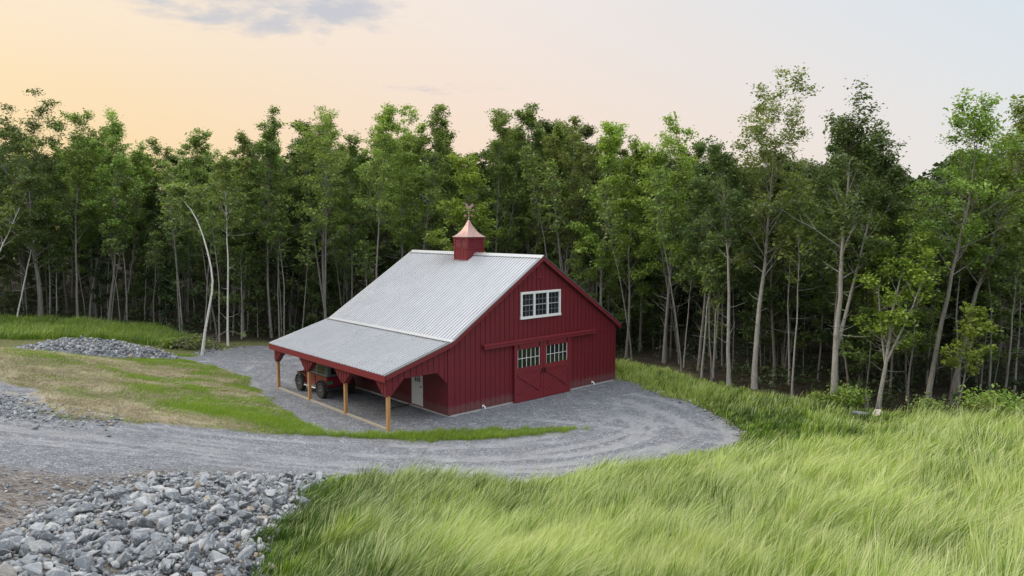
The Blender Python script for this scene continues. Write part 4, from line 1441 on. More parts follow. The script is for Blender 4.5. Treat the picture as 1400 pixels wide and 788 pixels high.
# trees one can tell apart: x, y, height, lean of the top along x, trunk radius, crown base, crown radius, leaves, leaf tone, bark, forked, label
HEROES = [
    (-43.2, 59, 15.5, 0.3, 0.17, 0.32, 4.2, 15000, 'dark', 'grey', 0, 'dense dark tree ending the woods at the far left, beyond the leaning birches'),
    (-40.89, 53, 11.5, 5.07, 0.1, 0.55, 1.5, 2500, 'mid', 'white', 0, 'white leaning birch at the edge of the woods above the grassy mound, slanting right'),
    (-39.36, 56, 9.8, 2.65, 0.075, 0.6, 1.2, 1800, 'mid', 'white', 0, 'thin white leaning birch beside the thick grey trunk above the grassy mound'),
    (-38.05, 57, 15.8, 0.09, 0.24, 0.36, 4.8, 19000, 'dark', 'grey', 0, 'broad dark tree with the thickest grey trunk above the grassy mound'),
    (-35.08, 57, 15.7, 1.15, 0.12, 0.45, 2.6, 8000, 'mid', 'grey', 0, 'slender green tree just right of the broad dark tree'),
    (-34.74, 58, 15.3, 1.53, 0.1, 0.5, 2.2, 6000, 'mid', 'grey', 0, 'slim straight tree second from the broad dark tree'),
    (-32.6, 57, 16.1, 1.62, 0.13, 0.45, 2.6, 8000, 'light', 'grey', 0, 'light green tree with two pale stems above the rubble pile'),
    (-32.39, 59, 14.4, 1.85, 0.1, 0.45, 2.2, 7000, 'light', 'grey', 0, 'low light green tree behind the middle of the rubble pile'),
    (-31.72, 62, 14.5, 1.19, 0.11, 0.4, 2.8, 8000, 'mid', 'grey', 0, 'green tree above the end of the rubble pile'),
    (-20.57, 51, 14.1, -0.03, 0.09, 0.6, 1.7, 3500, 'mid', 'white', 0, 'straight slim white birch standing just right of the bent birch'),
    (-20.99, 55, 15.2, 0.46, 0.11, 0.4, 2.3, 8000, 'mid', 'grey', 0, 'green tree right of the straight white birch'),
    (-27.57, 60, 15.7, 1.55, 0.13, 0.4, 2.7, 9000, 'mid', 'grey', 0, 'green tree rising behind the bent birch'),
    (-18.76, 55, 16.9, 0.51, 0.13, 0.42, 2.6, 9000, 'mid', 'grey', 0, 'tall green tree behind the outer corner of the open shed'),
    (-18.21, 58, 16.0, 1.29, 0.11, 0.4, 2.3, 7500, 'dark', 'grey', 0, 'dark green tree between two taller trees behind the shed roof'),
    (-14.15, 54, 17.9, -0.03, 0.15, 0.45, 2.7, 8500, 'light', 'grey', 1, 'tall airy light green tree with forked grey trunk left of the barn ridge'),
    (-13.16, 57, 15.8, 0.56, 0.11, 0.4, 2.3, 7500, 'mid', 'grey', 0, 'shorter green tree right of the airy forked tree'),
    (-9.89, 52, 17.7, 0.87, 0.11, 0.52, 2.4, 7000, 'light', 'grey', 0, 'tall light tree with one straight bare pole trunk above the barn ridge end'),
    (-8.81, 55, 17.8, 0.58, 0.13, 0.42, 2.6, 8500, 'light', 'grey', 1, 'tall light green tree with forked trunk behind the far ridge end'),
    (-7.02, 54, 17.6, 1.45, 0.12, 0.42, 2.6, 8500, 'mid', 'grey', 0, 'tall tree with a leaning trunk behind the barn roof left of the cupola'),
    (-3.12, 50, 13.1, -0.24, 0.11, 0.25, 3.0, 9000, 'yellow', 'grey', 0, 'low yellow-green tree directly behind the cupola'),
    (-0.99, 53, 17.3, 0.24, 0.14, 0.4, 2.7, 9500, 'mid', 'grey', 1, 'tall tree with spreading bare forks right of the cupola'),
    (0.91, 55, 17.8, 0.31, 0.13, 0.4, 2.6, 9500, 'mid', 'grey', 0, 'tall dense green tree behind the gable peak'),
    (3.38, 50, 16.6, 0.97, 0.13, 0.35, 2.3, 9500, 'olive', 'grey', 1, 'olive green tree with several thin stems right of the gable peak'),
    (6.09, 48, 15.8, 0.61, 0.13, 0.28, 2.5, 10000, 'bright', 'grey', 0, 'bright green tree above the right end of the barn roof'),
    (7.62, 47, 14.4, 0.67, 0.1, 0.3, 2.0, 7000, 'bright', 'grey', 0, 'smaller bright green tree right of the barn'),
    (9.73, 45, 15.3, 0.74, 0.14, 0.36, 2.6, 10000, 'bright', 'grey', 1, 'bright green tree with a pair of grey stems right of the barn'),
    (11.14, 42, 13.5, 0.2, 0.11, 0.38, 2.2, 7500, 'dark', 'grey', 0, 'dark green tree between the bright green tree and the bare-limbed tree'),
    (11.77, 38, 13.0, -0.67, 0.13, 0.55, 2.0, 4500, 'dark', 'pale', 0, 'pale trunked tree with dead bare side limbs at the grass edge'),
    (12.98, 37.5, 16.4, 0.76, 0.175, 0.45, 3.1, 8500, 'olive', 'pale', 0, 'tallest airy tree with long straight leaning pale trunk'),
    (15.66, 34, 15.2, 0.31, 0.18, 0.46, 3.1, 13500, 'dark', 'pale', 1, 'dark crowned tree with a pale double trunk right of the tallest tree'),
    (17.26, 33, 9.0, 1.25, 0.12, 0.3, 1.9, 4200, 'yellow', 'pale', 1, 'yellow-green understorey tree with crooked pale trunk beside the pale boulder'),
    (19.18, 32.3, 13.8, 1.58, 0.15, 0.48, 2.6, 5500, 'bright', 'grey', 0, 'large airy tree with thick trunk leaning right near the shrubs'),
    (21.35, 34, 14.0, 2.87, 0.15, 0.42, 2.6, 7500, 'light', 'grey', 0, 'bright leafy tree leaning out of the right side of the woods'),
    (23.55, 33.5, 9.2, 0.15, 0.07, 0.5, 1.4, 1600, 'mid', 'grey', 0, 'thin bare pole of a tree standing in front of the dark gap behind the shrubs'),
    (20.04, 31.5, 5.2, 0.73, 0.05, 0.3, 1.3, 1500, 'yellow', 'grey', 0, 'little crooked sapling with drooping leaves in front of the leaning trunk'),
]


for i, (x, y, H, lx, r0, cb, cw, nl, tone, bk, fork, label) in enumerate(HEROES):
    nm = 'birch_tree' if bk == 'white' else ('sapling' if H < 6 else 'tree')
    big = 0.15 if y < 40 else 0.162
    lf = int(nl * (1.08 if y >= 40 else 1.2))
    H = H - 0.5
    H -= {'broad dark': 2.6, 'tallest ai': 1.4, 'dark crown': 0.5, 'dense dark': 2.4}.get(label[:10], 0)
    wide = 0.85 if 'tallest' in label or 'dark crowned' in label or 'broad dark' in label else 0.5
    if 'tallest' in label or 'dark crowned' in label:
        H -= 1.1
    cb = cb * (0.95 if cb < 0.5 and y > 40 else 1)
    r0 = r0 * 0.85
    plant_tree(nm, gen_tree(100 + i + (37 if 'dark crowned' in label else 0), H, (lx, RNG.uniform(-0.4, 0.4)), r0, cb, cw, lf, fork, leaf=big, top=wide), tone, bk, x, y, label)

# the birch bowed over in an arc
bp = [(0, 0, 0), (0.44, 0, 2.27), (0.82, 0.1, 4.2), (0.84, 0.2, 5.4), (0.55, 0.3, 6.9), (0.05, 0.4, 8.6), (-0.58, 0.5, 9.8), (-1.3, 0.6, 10.55), (-2.0, 0.7, 10.8)]
plant_tree('birch_tree', gen_tree(77, 11, (0, 0), 0.082, 0.80, 0.9, 900, 0, path=bp, dead=False), 'mid', 'white', -20.9, 47.3, 'white birch bowed over in an arc at the edge of the gravel yard')
# a thin bent twig arching beside it
ap = [(0, 0, 0), (0.15, 0, 0.7), (0.6, 0, 1.35), (1.2, 0, 1.55), (1.8, 0, 1.45), (2.3, 0, 1.1)]
plant_tree('sapling', gen_tree(78, 2.5, (0, 0), 0.035, 0.9, 0.25, 40, 0, path=ap, dead=False, leaf=0.1), 'mid', 'grey', -20.4, 47.9, 'thin bare sapling arched over beside the foot of the bowed birch')

# skyline of the woods as a function of bearing: (x / y, slope of the line of sight to the top)
SKYLINE_PX = [(-200, 172), (0, 176), (40, 172), (75, 205), (110, 180), (160, 172), (195, 206), (215, 214), (270, 188), (300, 196), (330, 196), (370, 166), (440, 150), (480, 190), (530, 146), (570, 152), (600, 158), (640, 215), (690, 152),
              (720, 152), (790, 158), (840, 168), (880, 202), (930, 172), (970, 202), (1010, 200), (1060, 200), (1110, 205), (1160, 180), (1220, 215), (1240, 240), (1290, 190), (1340, 175), (1400, 165), (1600, 160)]
SKY_B = np.array([(p - 700) / 972.5 for p, q in SKYLINE_PX]); SKY_S = np.array([(312 - q) / 972.5 for p, q in SKYLINE_PX])


def skyline(x, y):
    return CAM_H + y * np.interp(x / y, SKY_B, SKY_S)


def copy_tree(src, x, y, scale, rotz, label, group, name=None):
    r = src.copy(); COL.objects.link(r)
    r.location = (x, y, gz(x, y)); r.scale = (scale, scale, scale); r.rotation_euler = (RNG.normal() * 0.03, RNG.normal() * 0.03, rotz)
    r['label'] = label; r['group'] = group
    for ch in src.children:
        c = ch.copy(); COL.objects.link(c); c.parent = r
    return r


def scatter_woods(n, dmin, dmax, space, used, bias=1.0, xpad=6):
    out = []
    tries = 0
    while len(out) < n and tries < 60000:
        tries += 1
        y = RNG.uniform(30, 95); x = RNG.uniform(-60, 45)
        if abs(x) > 0.745 * y + xpad:
            continue
        d = float(tree_depth(np.array([x]), np.array([y]))[0])
        if not (dmin <= d <= dmax) or RNG.random() > (1 - (d - dmin) / (dmax - dmin + 1e-6)) ** bias + 0.12:
            continue
        u, v = barn_uv(x, y)
        if -5 < u < 14 and -3 < v < 14:
            continue
        if all((x - a) ** 2 + (y - b) ** 2 > space ** 2 for a, b in used):
            out.append((x, y, d)); used.append((x, y))
    return out


def zone(x, y):
    b = x / y
    return 0 if b < -0.32 else (1 if b < 0.16 else 2)


ZONE = ['left of the barn', 'behind the barn roof', 'right of the barn']
used = [(h[0], h[1]) for h in HEROES]
# forest trees packed behind the front row
protos = []
spec = [('mid', 'grey', 15.5, 2.5, 0), ('dark', 'grey', 15, 2.6, 0), ('light', 'grey', 15.5, 2.3, 1), ('mid', 'dark', 14, 2.8, 1), ('olive', 'grey', 14.5, 2.4, 0), ('mid', 'pale', 16, 2.3, 0), ('dark', 'dark', 13.5, 2.9, 0), ('bright', 'grey', 14.5, 2.5, 0)]
TONE_WORD = {'mid': 'mid green', 'dark': 'dark green', 'light': 'light green', 'olive': 'olive green', 'bright': 'bright green', 'yellow': 'yellow-green', 'shaded': 'deep green'}
BARK_WORD = {'grey': 'grey', 'pale': 'pale', 'dark': 'dark', 'white': 'white'}
for i, (tone, bk, H, cw, fk) in enumerate(spec):
    protos.append([gen_tree(300 + i, H, (RNG.uniform(-0.6, 0.6), 0), 0.10, [0.42, 0.32, 0.46, 0.28, 0.38, 0.48, 0.26, 0.34][i], cw * 0.85, 9500, fk, leaf=0.172), tone, bk, H, None])
for (x, y, d) in scatter_woods(143, 2.0, 30, 1.8, used, 0.8):
    cap = (skyline(x, y) - gz(x, y)) * RNG.uniform(0.76, 0.95)
    k = int(RNG.integers(0, len(protos)))
    if zone(x, y) == 2 and RNG.random() < 0.6:
        k = int(RNG.choice([1, 3, 6, 4]))
    P = protos[k]
    zn = ZONE[zone(x, y)]
    label = 'slim %s tree with %s trunk packed in the deeper woods %s' % (TONE_WORD[P[1]], BARK_WORD[P[2]], zn)
    group = 'slim %s %s-trunked trees %s' % (TONE_WORD[P[1]], BARK_WORD[P[2]], zn)
    sc = min(cap, 19) / P[3]
    sc = float(np.clip(sc, 0.55, 1.25))
    rz = RNG.uniform(0, 6.28)
    if P[4] is None:
        P[4] = plant_tree('tree', P[0], P[1], P[2], x, y, label, group)
        P[4].scale = (sc, sc, sc)
    else:
        copy_tree(P[4], x, y, sc, rz, label, group)

# thin poles: young trunks with little foliage, close to the edge
protos = []
for i, bk in enumerate(['grey', 'pale', 'grey', 'dark', 'grey', 'pale']):
    H = [11, 9.5, 12, 8.5, 10, 7][i]
    protos.append([gen_tree(400 + i, H, (RNG.uniform(-1.6, 1.6), RNG.uniform(-.5, .5)), 0.048 + 0.006 * (i % 3), 0.62, 1.1, 650, 0, leaf=0.19), 'mid', bk, H, None])
for (x, y, d) in scatter_woods(121, -0.1, 9, 0.65, used, 1.0):
    P = protos[int(RNG.integers(0, len(protos)))]
    zn = ZONE[zone(x, y)]
    label = 'thin young tree with a bare %s pole trunk, woods edge %s' % (BARK_WORD[P[2]], zn)
    group = 'thin %s pole trees %s' % (BARK_WORD[P[2]], zn)
    cap = (skyline(x, y) - gz(x, y)) * 0.9
    sc = float(min(RNG.uniform(0.8, 1.2), cap / P[3]))
    if P[4] is None:
        P[4] = plant_tree('tree', P[0], P[1], P[2], x, y, label, group); P[4].scale = (sc,) * 3
    else:
        copy_tree(P[4], x, y, sc, RNG.uniform(0, 6.28), label, group)

# leafy saplings of the understorey
protos = []
for i, tone in enumerate(['dark', 'shaded', 'mid', 'dark', 'shaded', 'yellow']):
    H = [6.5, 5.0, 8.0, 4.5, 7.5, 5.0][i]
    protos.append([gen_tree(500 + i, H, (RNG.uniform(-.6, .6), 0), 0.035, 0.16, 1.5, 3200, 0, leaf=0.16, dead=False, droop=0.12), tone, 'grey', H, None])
for (x, y, d) in scatter_woods(190, 1.8, 22, 0.75, used, 0.5):
    k = int(RNG.integers(0, len(protos)))
    if k == 5 and zone(x, y) != 2:
        k = 0
    if zone(x, y) == 2 and d < 6:
        k = int(RNG.choice([2, 0, 2, 3]))
    elif zone(x, y) == 2 and k != 5 and RNG.random() < 0.75:
        k = int(RNG.choice([1, 4]))
    P = protos[k]
    zn = ZONE[zone(x, y)]
    label = '%s leafy sapling under the tall trees %s' % (TONE_WORD[P[1]], zn)
    group = '%s saplings under the trees %s' % (TONE_WORD[P[1]], zn)
    sc = float(RNG.uniform(0.7, 1.3))
    if P[4] is None:
        P[4] = plant_tree('sapling', P[0], P[1], P[2], x, y, label, group); P[4].scale = (sc,) * 3
    else:
        copy_tree(P[4], x, y, sc, RNG.uniform(0, 6.28), label, group)


# the woods going on behind, one mass of foliage
def far_woods():
    rng = np.random.default_rng(5)
    C = []; T = []
    n = 0
    st = Sticks()
    for _ in range(4000):
        if n >= 260:
            break
        y = rng.uniform(45, 150); x = rng.uniform(-125, 110)
        d = float(tree_depth(np.array([x]), np.array([y]))[0])
        if d < 20 or abs(x) > 0.8 * y + 14:
            continue
        z = gz(x, y)
        top = min(CAM_H + (skyline(x, y) - CAM_H) * 0.72, z + rng.uniform(13, 17)) - z
        if top < 6:
            continue
        m = 620
        h = rng.uniform(0.02, 1, m) ** 0.8
        rr = 3.4 * np.sqrt(rng.uniform(0, 1, m)) * (0.6 + 0.6 * np.sin(np.clip(h, 0, 1) * 2.6)) * (1.25 - 0.75 * h)
        a = rng.uniform(0, 6.28, m)
        C.append(np.stack([x + rr * np.cos(a), y + rr * np.sin(a), z + h * top], 1)); T.append(np.clip(rng.uniform(0, 1, m) * 0.5 + rng.uniform(0, 0.5), 0, 1))
        n += 1
    c = np.concatenate(C)
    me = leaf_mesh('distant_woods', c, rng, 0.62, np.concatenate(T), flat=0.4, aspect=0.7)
    o = put('distant_woods', me, LEAF['shaded'])  # foliage colour carries painted-in shade
    tag(o, 'dark mass of woods closing the view behind the nearer trees', 'woods', kind='stuff')


far_woods()


# ------------------------------------------------------------------ bushes, brush and ferns
def bush_mesh(seed, r, h, n, leaf, stems=9):
    rng = np.random.default_rng(seed)
    st = Sticks(); cs = []
    for i in range(stems):
        a = rng.uniform(0, 6.28); q = rng.uniform(0.2, 1) * r
        e = np.array([math.cos(a) * q, math.sin(a) * q, h * rng.uniform(0.55, 1.0)])
        p = np.array([[e[0] * 0.1, e[1] * 0.1, -0.1], e * [0.45, 0.45, 0.55], e]); st.add(p, [0.014, 0.009, 0.004], 4)
        cs += [e, e * [0.75, 0.75, 0.8], e * [0.5, 0.5, 0.5]]
    cs = np.array(cs)
    pk = rng.integers(0, len(cs), n)
    c = cs[pk] + rng.normal(size=(n, 3)) * np.array([r * 0.24, r * 0.24, h * 0.13]); c[:, 2] = np.maximum(c[:, 2], 0.03)
    return st.mesh('stem'), leaf_mesh('foliage', c, rng, leaf, np.clip(rng.uniform(0, 0.7, n) + 0.3 * rng.uniform(0, 1, len(cs))[pk], 0, 1), 0.5)


def bush(x, y, seed, r, h, n, leaf, tone, label, group=None):
    root = empty('bush', (x, y, gz(x, y)))
    a, b = bush_mesh(seed, r, h, n, leaf)
    put('stem', a, BARK['grey'], root); put('foliage', b, LEAF[tone], root)
    return tag(root, label, 'bush', group)


bush(14.9, 33.0, 601, 0.7, 0.9, 900, 0.13, 'bright', 'bright green bush against the foot of the double-trunked dark tree')
bush(15.9, 32.6, 602, 0.8, 1.2, 1100, 0.13, 'bright', 'bright green bush in front of the woods left of the boulder')
bush(18.6, 31.0, 603, 0.9, 0.9, 1100, 0.12, 'mid', 'low green bush at the foot of the large leaning tree')
for i, (x, y, r, h) in enumerate([(20.4, 30.2, 0.9, 1.2), (21.5, 29.8, 1.0, 1.1), (22.6, 30.0, 1.1, 1.3), (21.0, 31.0, 1.0, 1.2), (23.6, 29.2, 1.1, 1.2), (22.4, 28.6, 1.0, 0.9)]):
    bush(x, y, 610 + i, r, h, 1500, 0.12, ['light', 'bright'][i % 2], 'low leafy %s bush in the thicket between tall grass and dark woods' % ['light green', 'bright green'][i % 2], '%s bushes of the thicket at the grass edge' % ['light green', 'bright green'][i % 2])
bush(-40.2, 52.2, 620, 1.6, 2.0, 2600, 0.14, 'light', 'large rounded light green bush on the grassy mound left of the rubble pile')
bush(-38.6, 49.6, 621, 1.3, 1.3, 1800, 0.14, 'mid', 'lower green bush in front of the large rounded bush')
bush(-24.0, 49.6, 623, 0.6, 0.7, 700, 0.12, 'yellow', 'small yellow-green bush at the end of the rubble pile')


def brush_pile():
    rng = np.random.default_rng(9)
    st = Sticks()
    for i in range(140):
        a = rng.uniform(0, 3.14); l = rng.uniform(0.5, 1.6)
        c = np.array([rng.normal() * 1.1, rng.normal() * 0.6, rng.uniform(0.05, 0.9)]); c[2] *= max(0.1, 1 - abs(c[0]) / 2.6)
        d = np.array([math.cos(a), math.sin(a), rng.normal() * 0.25]) * l / 2
        st.add(np.array([c - d, c + rng.normal(size=3) * 0.06, c + d]), [0.022, 0.016, 0.006], 4)
    n = 2200
    c = np.stack([rng.normal(size=n) * 1.15, rng.normal(size=n) * 0.6, rng.uniform(0.02, 1.0, n)], 1)
    c[:, 2] *= np.clip(1 - np.abs(c[:, 0]) / 2.8, 0.08, 1)
    root = empty('brush_pile', (-23.0, 50.4, gz(-23.0, 50.4)))
    put('branch', st.mesh('branch'), BARK['dark'], root); put('foliage', leaf_mesh('foliage', c, rng, 0.15, rng.uniform(0, 1, n)), LEAF['olive'], root)
    tag(root, 'heap of dark cut brush behind the end of the rubble pile', 'brush pile')


brush_pile()


def undergrowth():
    rng = np.random.default_rng(15)
    x = rng.uniform(-50, 36, 160000); y = rng.uniform(30, 80, 160000)
    d = tree_depth(x, y)
    k = (d > 0.4) & (d < 24) & (np.abs(x) < 0.76 * y + 3) & (rng.random(len(x)) < sstep(0.35, 0.6, vnoise(x, y, 0.5, 95)))
    x, y = x[k][:45000], y[k][:45000]
    c = np.stack([x, y, ground_z(x, y) + rng.uniform(0.02, 1.0, len(x)) ** 1.6 * 1.1], 1)
    o = put('undergrowth', leaf_mesh('undergrowth', c, rng, 0.20, rng.uniform(0, 1, len(x))), LEAF['shaded'])  # leaf colour darkened for woodland shade
    tag(o, 'dark low undergrowth covering the floor of the woods', 'undergrowth', kind='stuff')


undergrowth()

# ------------------------------------------------------------------ stones


def stone_material(name, by_object):
    k = Mat(name)
    v = k.coord()
    rnd = k.rand() if by_object else k.attr('tint')
    base = k.ramp(rnd, [(0.0, (0.10, 0.113, 0.13)), (0.35, (0.17, 0.188, 0.21)), (0.65, (0.235, 0.255, 0.277)), (0.92, (0.37, 0.385, 0.395)), (0.972, (0.30, 0.29, 0.265)), (0.99, (0.22, 0.165, 0.115)), (1.0, (0.20, 0.13, 0.08))], 'LINEAR')
    sc = 3.0 if by_object else 4.5
    n = k.noise(k.scale(v, (1, 1, 2.5)), sc, 8, 0.68, 0.8)
    c = k.mix(1.0, base, k.ramp(n, [(0.25, 0.66), (0.55, 1.0), (0.8, 1.32)]), 'MULTIPLY')
    vein = k.ramp(k.math('ABSOLUTE', k.math('SUBTRACT', k.noise(v, sc * 1.1, 4, 0.5, 1.2), 0.5)), [(0.0, 0.75), (0.022, 0.0)])
    c = k.mix(vein, c, (0.46, 0.46, 0.45))
    dust = k.noise(v, 1.3, 5, 0.7)
    c = k.mix(k.ramp(dust, [(0.5, 0.0), (0.8, 0.35)]), c, (0.28, 0.268, 0.245))
    k.p(Base_Color=c, Roughness=0.78)
    k.set(k.b.inputs['Specular IOR Level'], 0.35)
    k.bump(k.noise(v, 14, 8, 0.72), 0.55, 0.03)
    return k.m


STONE = stone_material('broken_ledge_stone', True)
STONE_MASS = stone_material('rubble_stone', False)


def hull_stone(seed, flat=0.55):
    rng = np.random.default_rng(seed)
    bm = bmesh.new()
    n = int(rng.integers(9, 15))
    p = unit(rng.normal(size=(n, 3))) * rng.uniform(0.72, 1.08, (n, 1))
    # a couple of cleavage planes
    for _ in range(3):
        nn = unit(rng.normal(size=(1, 3)))[0]; d = p @ nn; lim = rng.uniform(0.35, 0.7)
        p = p - np.outer(np.maximum(d - lim, 0), nn)
    p = p * np.array([0.5, 0.5 * rng.uniform(0.6, 0.9), 0.5 * rng.uniform(flat * 0.7, flat * 1.25)])
    for q in p:
        bm.verts.new(q)
    r = bmesh.ops.convex_hull(bm, input=bm.verts)
    bmesh.ops.delete(bm, geom=list({g for g in r['geom_interior'] + r['geom_unused'] if isinstance(g, bmesh.types.BMVert)}), context='VERTS')
    bmesh.ops.dissolve_limit(bm, angle_limit=0.12, verts=bm.verts, edges=bm.edges)
    return bm


STONE_MESH = []
STONE_RAW = []
for i in range(36):
    bm = hull_stone(700 + i, [0.40, 0.55, 0.70][i % 3])
    bt = bm.copy(); bmesh.ops.triangulate(bt, faces=bt.faces)
    bt.verts.index_update()
    STONE_RAW.append((np.array([v.co for v in bt.verts]), np.array([[v.index for v in f.verts] for f in bt.faces])))
    bt.free()
    bmesh.ops.bevel(bm, geom=list(bm.edges), offset=0.022, segments=1, affect='EDGES', clamp_overlap=True)
    me = bpy.data.meshes.new('stone'); bm.to_mesh(me); bm.free()
    me.materials.append(STONE)
    STONE_MESH.append(me)


def rot_mats(rng, n, tilt):
    a = rng.uniform(0, 6.28, n); b = rng.normal(size=n) * tilt; c = rng.normal(size=n) * tilt
    ca, sa, cb, sb, cc, sc_ = np.cos(a), np.sin(a), np.cos(b), np.sin(b), np.cos(c), np.sin(c)
    o = np.zeros(n); l = np.ones(n)
    Z = np.stack([ca, -sa, o, sa, ca, o, o, o, l], 1).reshape(-1, 3, 3)
    X = np.stack([l, o, o, o, cb, -sb, o, sb, cb], 1).reshape(-1, 3, 3)
    Y = np.stack([cc, o, sc_, o, l, o, -sc_, o, cc], 1).reshape(-1, 3, 3)
    return Z @ X @ Y


def rubble(name, xyz, size, rng, tilt, label, cat):
    V = []; F = []; T = []; n = 0
    M_ = rot_mats(rng, len(xyz), tilt); kind = rng.integers(0, len(STONE_RAW), len(xyz)); tint = rng.uniform(0, 1, len(xyz))
    for k in range(len(xyz)):
        v, f = STONE_RAW[kind[k]]
        V.append((v * size[k]) @ M_[k].T + xyz[k]); F.append(f + n); n += len(v); T.append(np.full(len(f), tint[k]))
    F = np.concatenate(F)
    o = put(name, fast_mesh(name, np.concatenate(V), F, np.full(len(F), 3), {'tint': ('FACE', np.concatenate(T))}), STONE_MASS)
    return tag(o, label, cat, kind='stuff')


def in_poly_points(poly, n, rng, inset=0.0):
    p = np.array(poly); lo, hi = p.min(0), p.max(0)
    out = np.zeros((0, 2))
    while len(out) < n:
        q = rng.uniform(lo, hi, (n * 2, 2))
        out = np.concatenate([out, q[poly_sd(q[:, 0], q[:, 1], poly) > inset]])
    return out[:n]


def stone_heap():
    rng = np.random.default_rng(11)
    # the 300 that show largest, laid so that each rests among its neighbours
    placed = []
    cand = in_poly_points(ROCKS, 16000, rng, 0.10)
    size = np.exp(rng.normal(size=len(cand)) * 0.42) * 0.24
    size = np.clip(size, 0.15, 0.50)
    order = np.argsort(-size * rng.uniform(0.6, 1.0, len(cand)))
    px = np.zeros(len(cand)); py = np.zeros(len(cand)); ps = np.zeros(len(cand)); n = 0
    for i in order:
        x, y = cand[i]; s = size[i]
        if n and np.any((px[:n] - x) ** 2 + (py[:n] - y) ** 2 < (0.36 * (ps[:n] + s)) ** 2):
            continue
        px[n], py[n], ps[n] = x, y, s; n += 1
    px, py, ps = px[:n], py[:n], ps[:n]
    seen = (np.abs(px) < 0.76 * py) & (py > 9.0)
    score = np.where(seen, ps / np.hypot(px, py), 0)
    top = np.argsort(-score)[:298]
    z = ground_z(px, py)
    M_ = rot_mats(rng, n, 0.58)
    for j in top:
        o = bpy.data.objects.new('stone', STONE_MESH[int(rng.integers(0, len(STONE_MESH)))])
        COL.objects.link(o)
        m = Matrix(M_[j].tolist()).to_4x4()
        o.matrix_world = Matrix.Translation((px[j], py[j], z[j] + ps[j] * rng.uniform(0.12, 0.34))) @ m @ Matrix.Scale(ps[j] * 1.12, 4)
        tag(o, 'angular blue-grey block of broken stone lying loose in the near heap beside the drive', 'stone', 'broken stones of the near heap')
    rest = np.setdiff1d(np.arange(n), top)
    xyz = np.stack([px[rest], py[rest], z[rest] + ps[rest] * 0.2], 1); sz = ps[rest]
    q = in_poly_points(ROCKS, 5000, rng, -0.1)
    s2 = np.clip(np.exp(rng.normal(size=len(q)) * 0.4) * 0.13, 0.05, 0.24)
    xyz = np.concatenate([xyz, np.stack([q[:, 0], q[:, 1], ground_z(q[:, 0], q[:, 1]) + s2 * rng.uniform(0.05, 0.8, len(q))], 1)]); sz = np.concatenate([sz, s2])
    rubble('broken_stone', xyz, sz, rng, 0.8, 'small broken stone filling the gaps of the near heap', 'rubble')


stone_heap()


def far_pile():
    rng = np.random.default_rng(12)
    q = in_poly_points(PILE, 4200, rng, -0.15)
    s = np.clip(np.exp(rng.normal(size=len(q)) * 0.4) * 0.19, 0.08, 0.5)
    z = ground_z(q[:, 0], q[:, 1]) + s * rng.uniform(0.0, 0.5, len(q))
    rubble('rubble_pile', np.c_[q, z], s, rng, 0.5, 'low pile of grey broken stone below the grassy mound', 'rubble pile')


far_pile()


def loose_stones():
    rng = np.random.default_rng(13)
    # spilled along the near edge of the drive, its upper left shoulder and the rim of the turning area
    P = []; S = []
    def along(pts, n, spread, smin, smax):
        c = np.array(catmull(pts, 12)); k = rng.uniform(0, len(c) - 1.001, n); i = k.astype(int); f = (k - i)[:, None]
        p = c[i] * (1 - f) + c[i + 1] * f + rng.normal(size=(n, 2)) * spread
        P.append(p); S.append(np.clip(smin * np.exp(rng.exponential(0.5, n)), smin, smax))
    along([(-6.2, 21.9), (-4.7, 22.2), (-3.3, 22.5), (-1.4, 22.6), (0.2, 22.5), (1.8, 23.6), (3.6, 24.2)], 1500, 0.32, 0.05, 0.24)
    along([(-26, 23.0), (-20.5, 25.4), (-18.6, 25.6), (-16.8, 24.8), (-14.6, 24.8)], 3600, 0.75, 0.05, 0.28)
    along([(9.4, 31.5), (9.2, 33.0), (8.4, 35.0), (7.4, 37.0), (6.6, 38.8)], 260, 0.22, 0.05, 0.30)
    along([(9.5, 28.8), (9.7, 31.5)], 120, 0.25, 0.05, 0.22)
    along([(-21.0, 46.4), (-21.3, 48.5), (-21.2, 50.4)], 220, 0.25, 0.07, 0.35)
    along([(-13.5, 16.0), (-11, 16.3), (-9.8, 18.0), (-8.6, 19.8)], 1300, 0.9, 0.03, 0.16)
    along([(-9.5, 13.5), (-9.7, 16.0), (-9.3, 18.0)], 1100, 0.45, 0.04, 0.25)
    # coarse gravel scattered over drive and yard
    q = np.stack([rng.uniform(-28, 10, 5000), rng.uniform(20, 52, 5000)], 1)
    m = poly_sd(q[:, 0], q[:, 1], GRAVEL) > 0.1
    u, v = barn_uv(q[:, 0], q[:, 1]); m &= ~((u > -0.1) & (u < 12) & (v > -0.05) & (v < 11.1))
    q = q[m]; P.append(q); S.append(np.clip(0.025 * np.exp(rng.exponential(0.3, len(q))), 0.025, 0.075))
    p = np.concatenate(P); s = np.concatenate(S)
    z = ground_z(p[:, 0], p[:, 1]) + s * 0.12
    rubble('loose_stone', np.c_[p, z], s, rng, 0.3, 'loose stones scattered on the gravel and along its edges', 'gravel')


loose_stones()

# pale boulder and the grey slab beside it, at the edge of the woods


def boulder(x, y, seed, scale, col, name, label, cat, sink=0.3):
    bm = hull_stone(seed, 0.7)
    bmesh.ops.bevel(bm, geom=list(bm.edges), offset=0.05, segments=2, affect='EDGES', clamp_overlap=True)
    me = bpy.data.meshes.new(name); bm.to_mesh(me); bm.free()
    o = put(name, me, simple(name + '_rock', col, 0.85, var=0.35, scale=3, bump=0.5))
    o.location = (x, y, gz(x, y) + scale[2] * sink); o.scale = scale
    tag(o, label, cat)


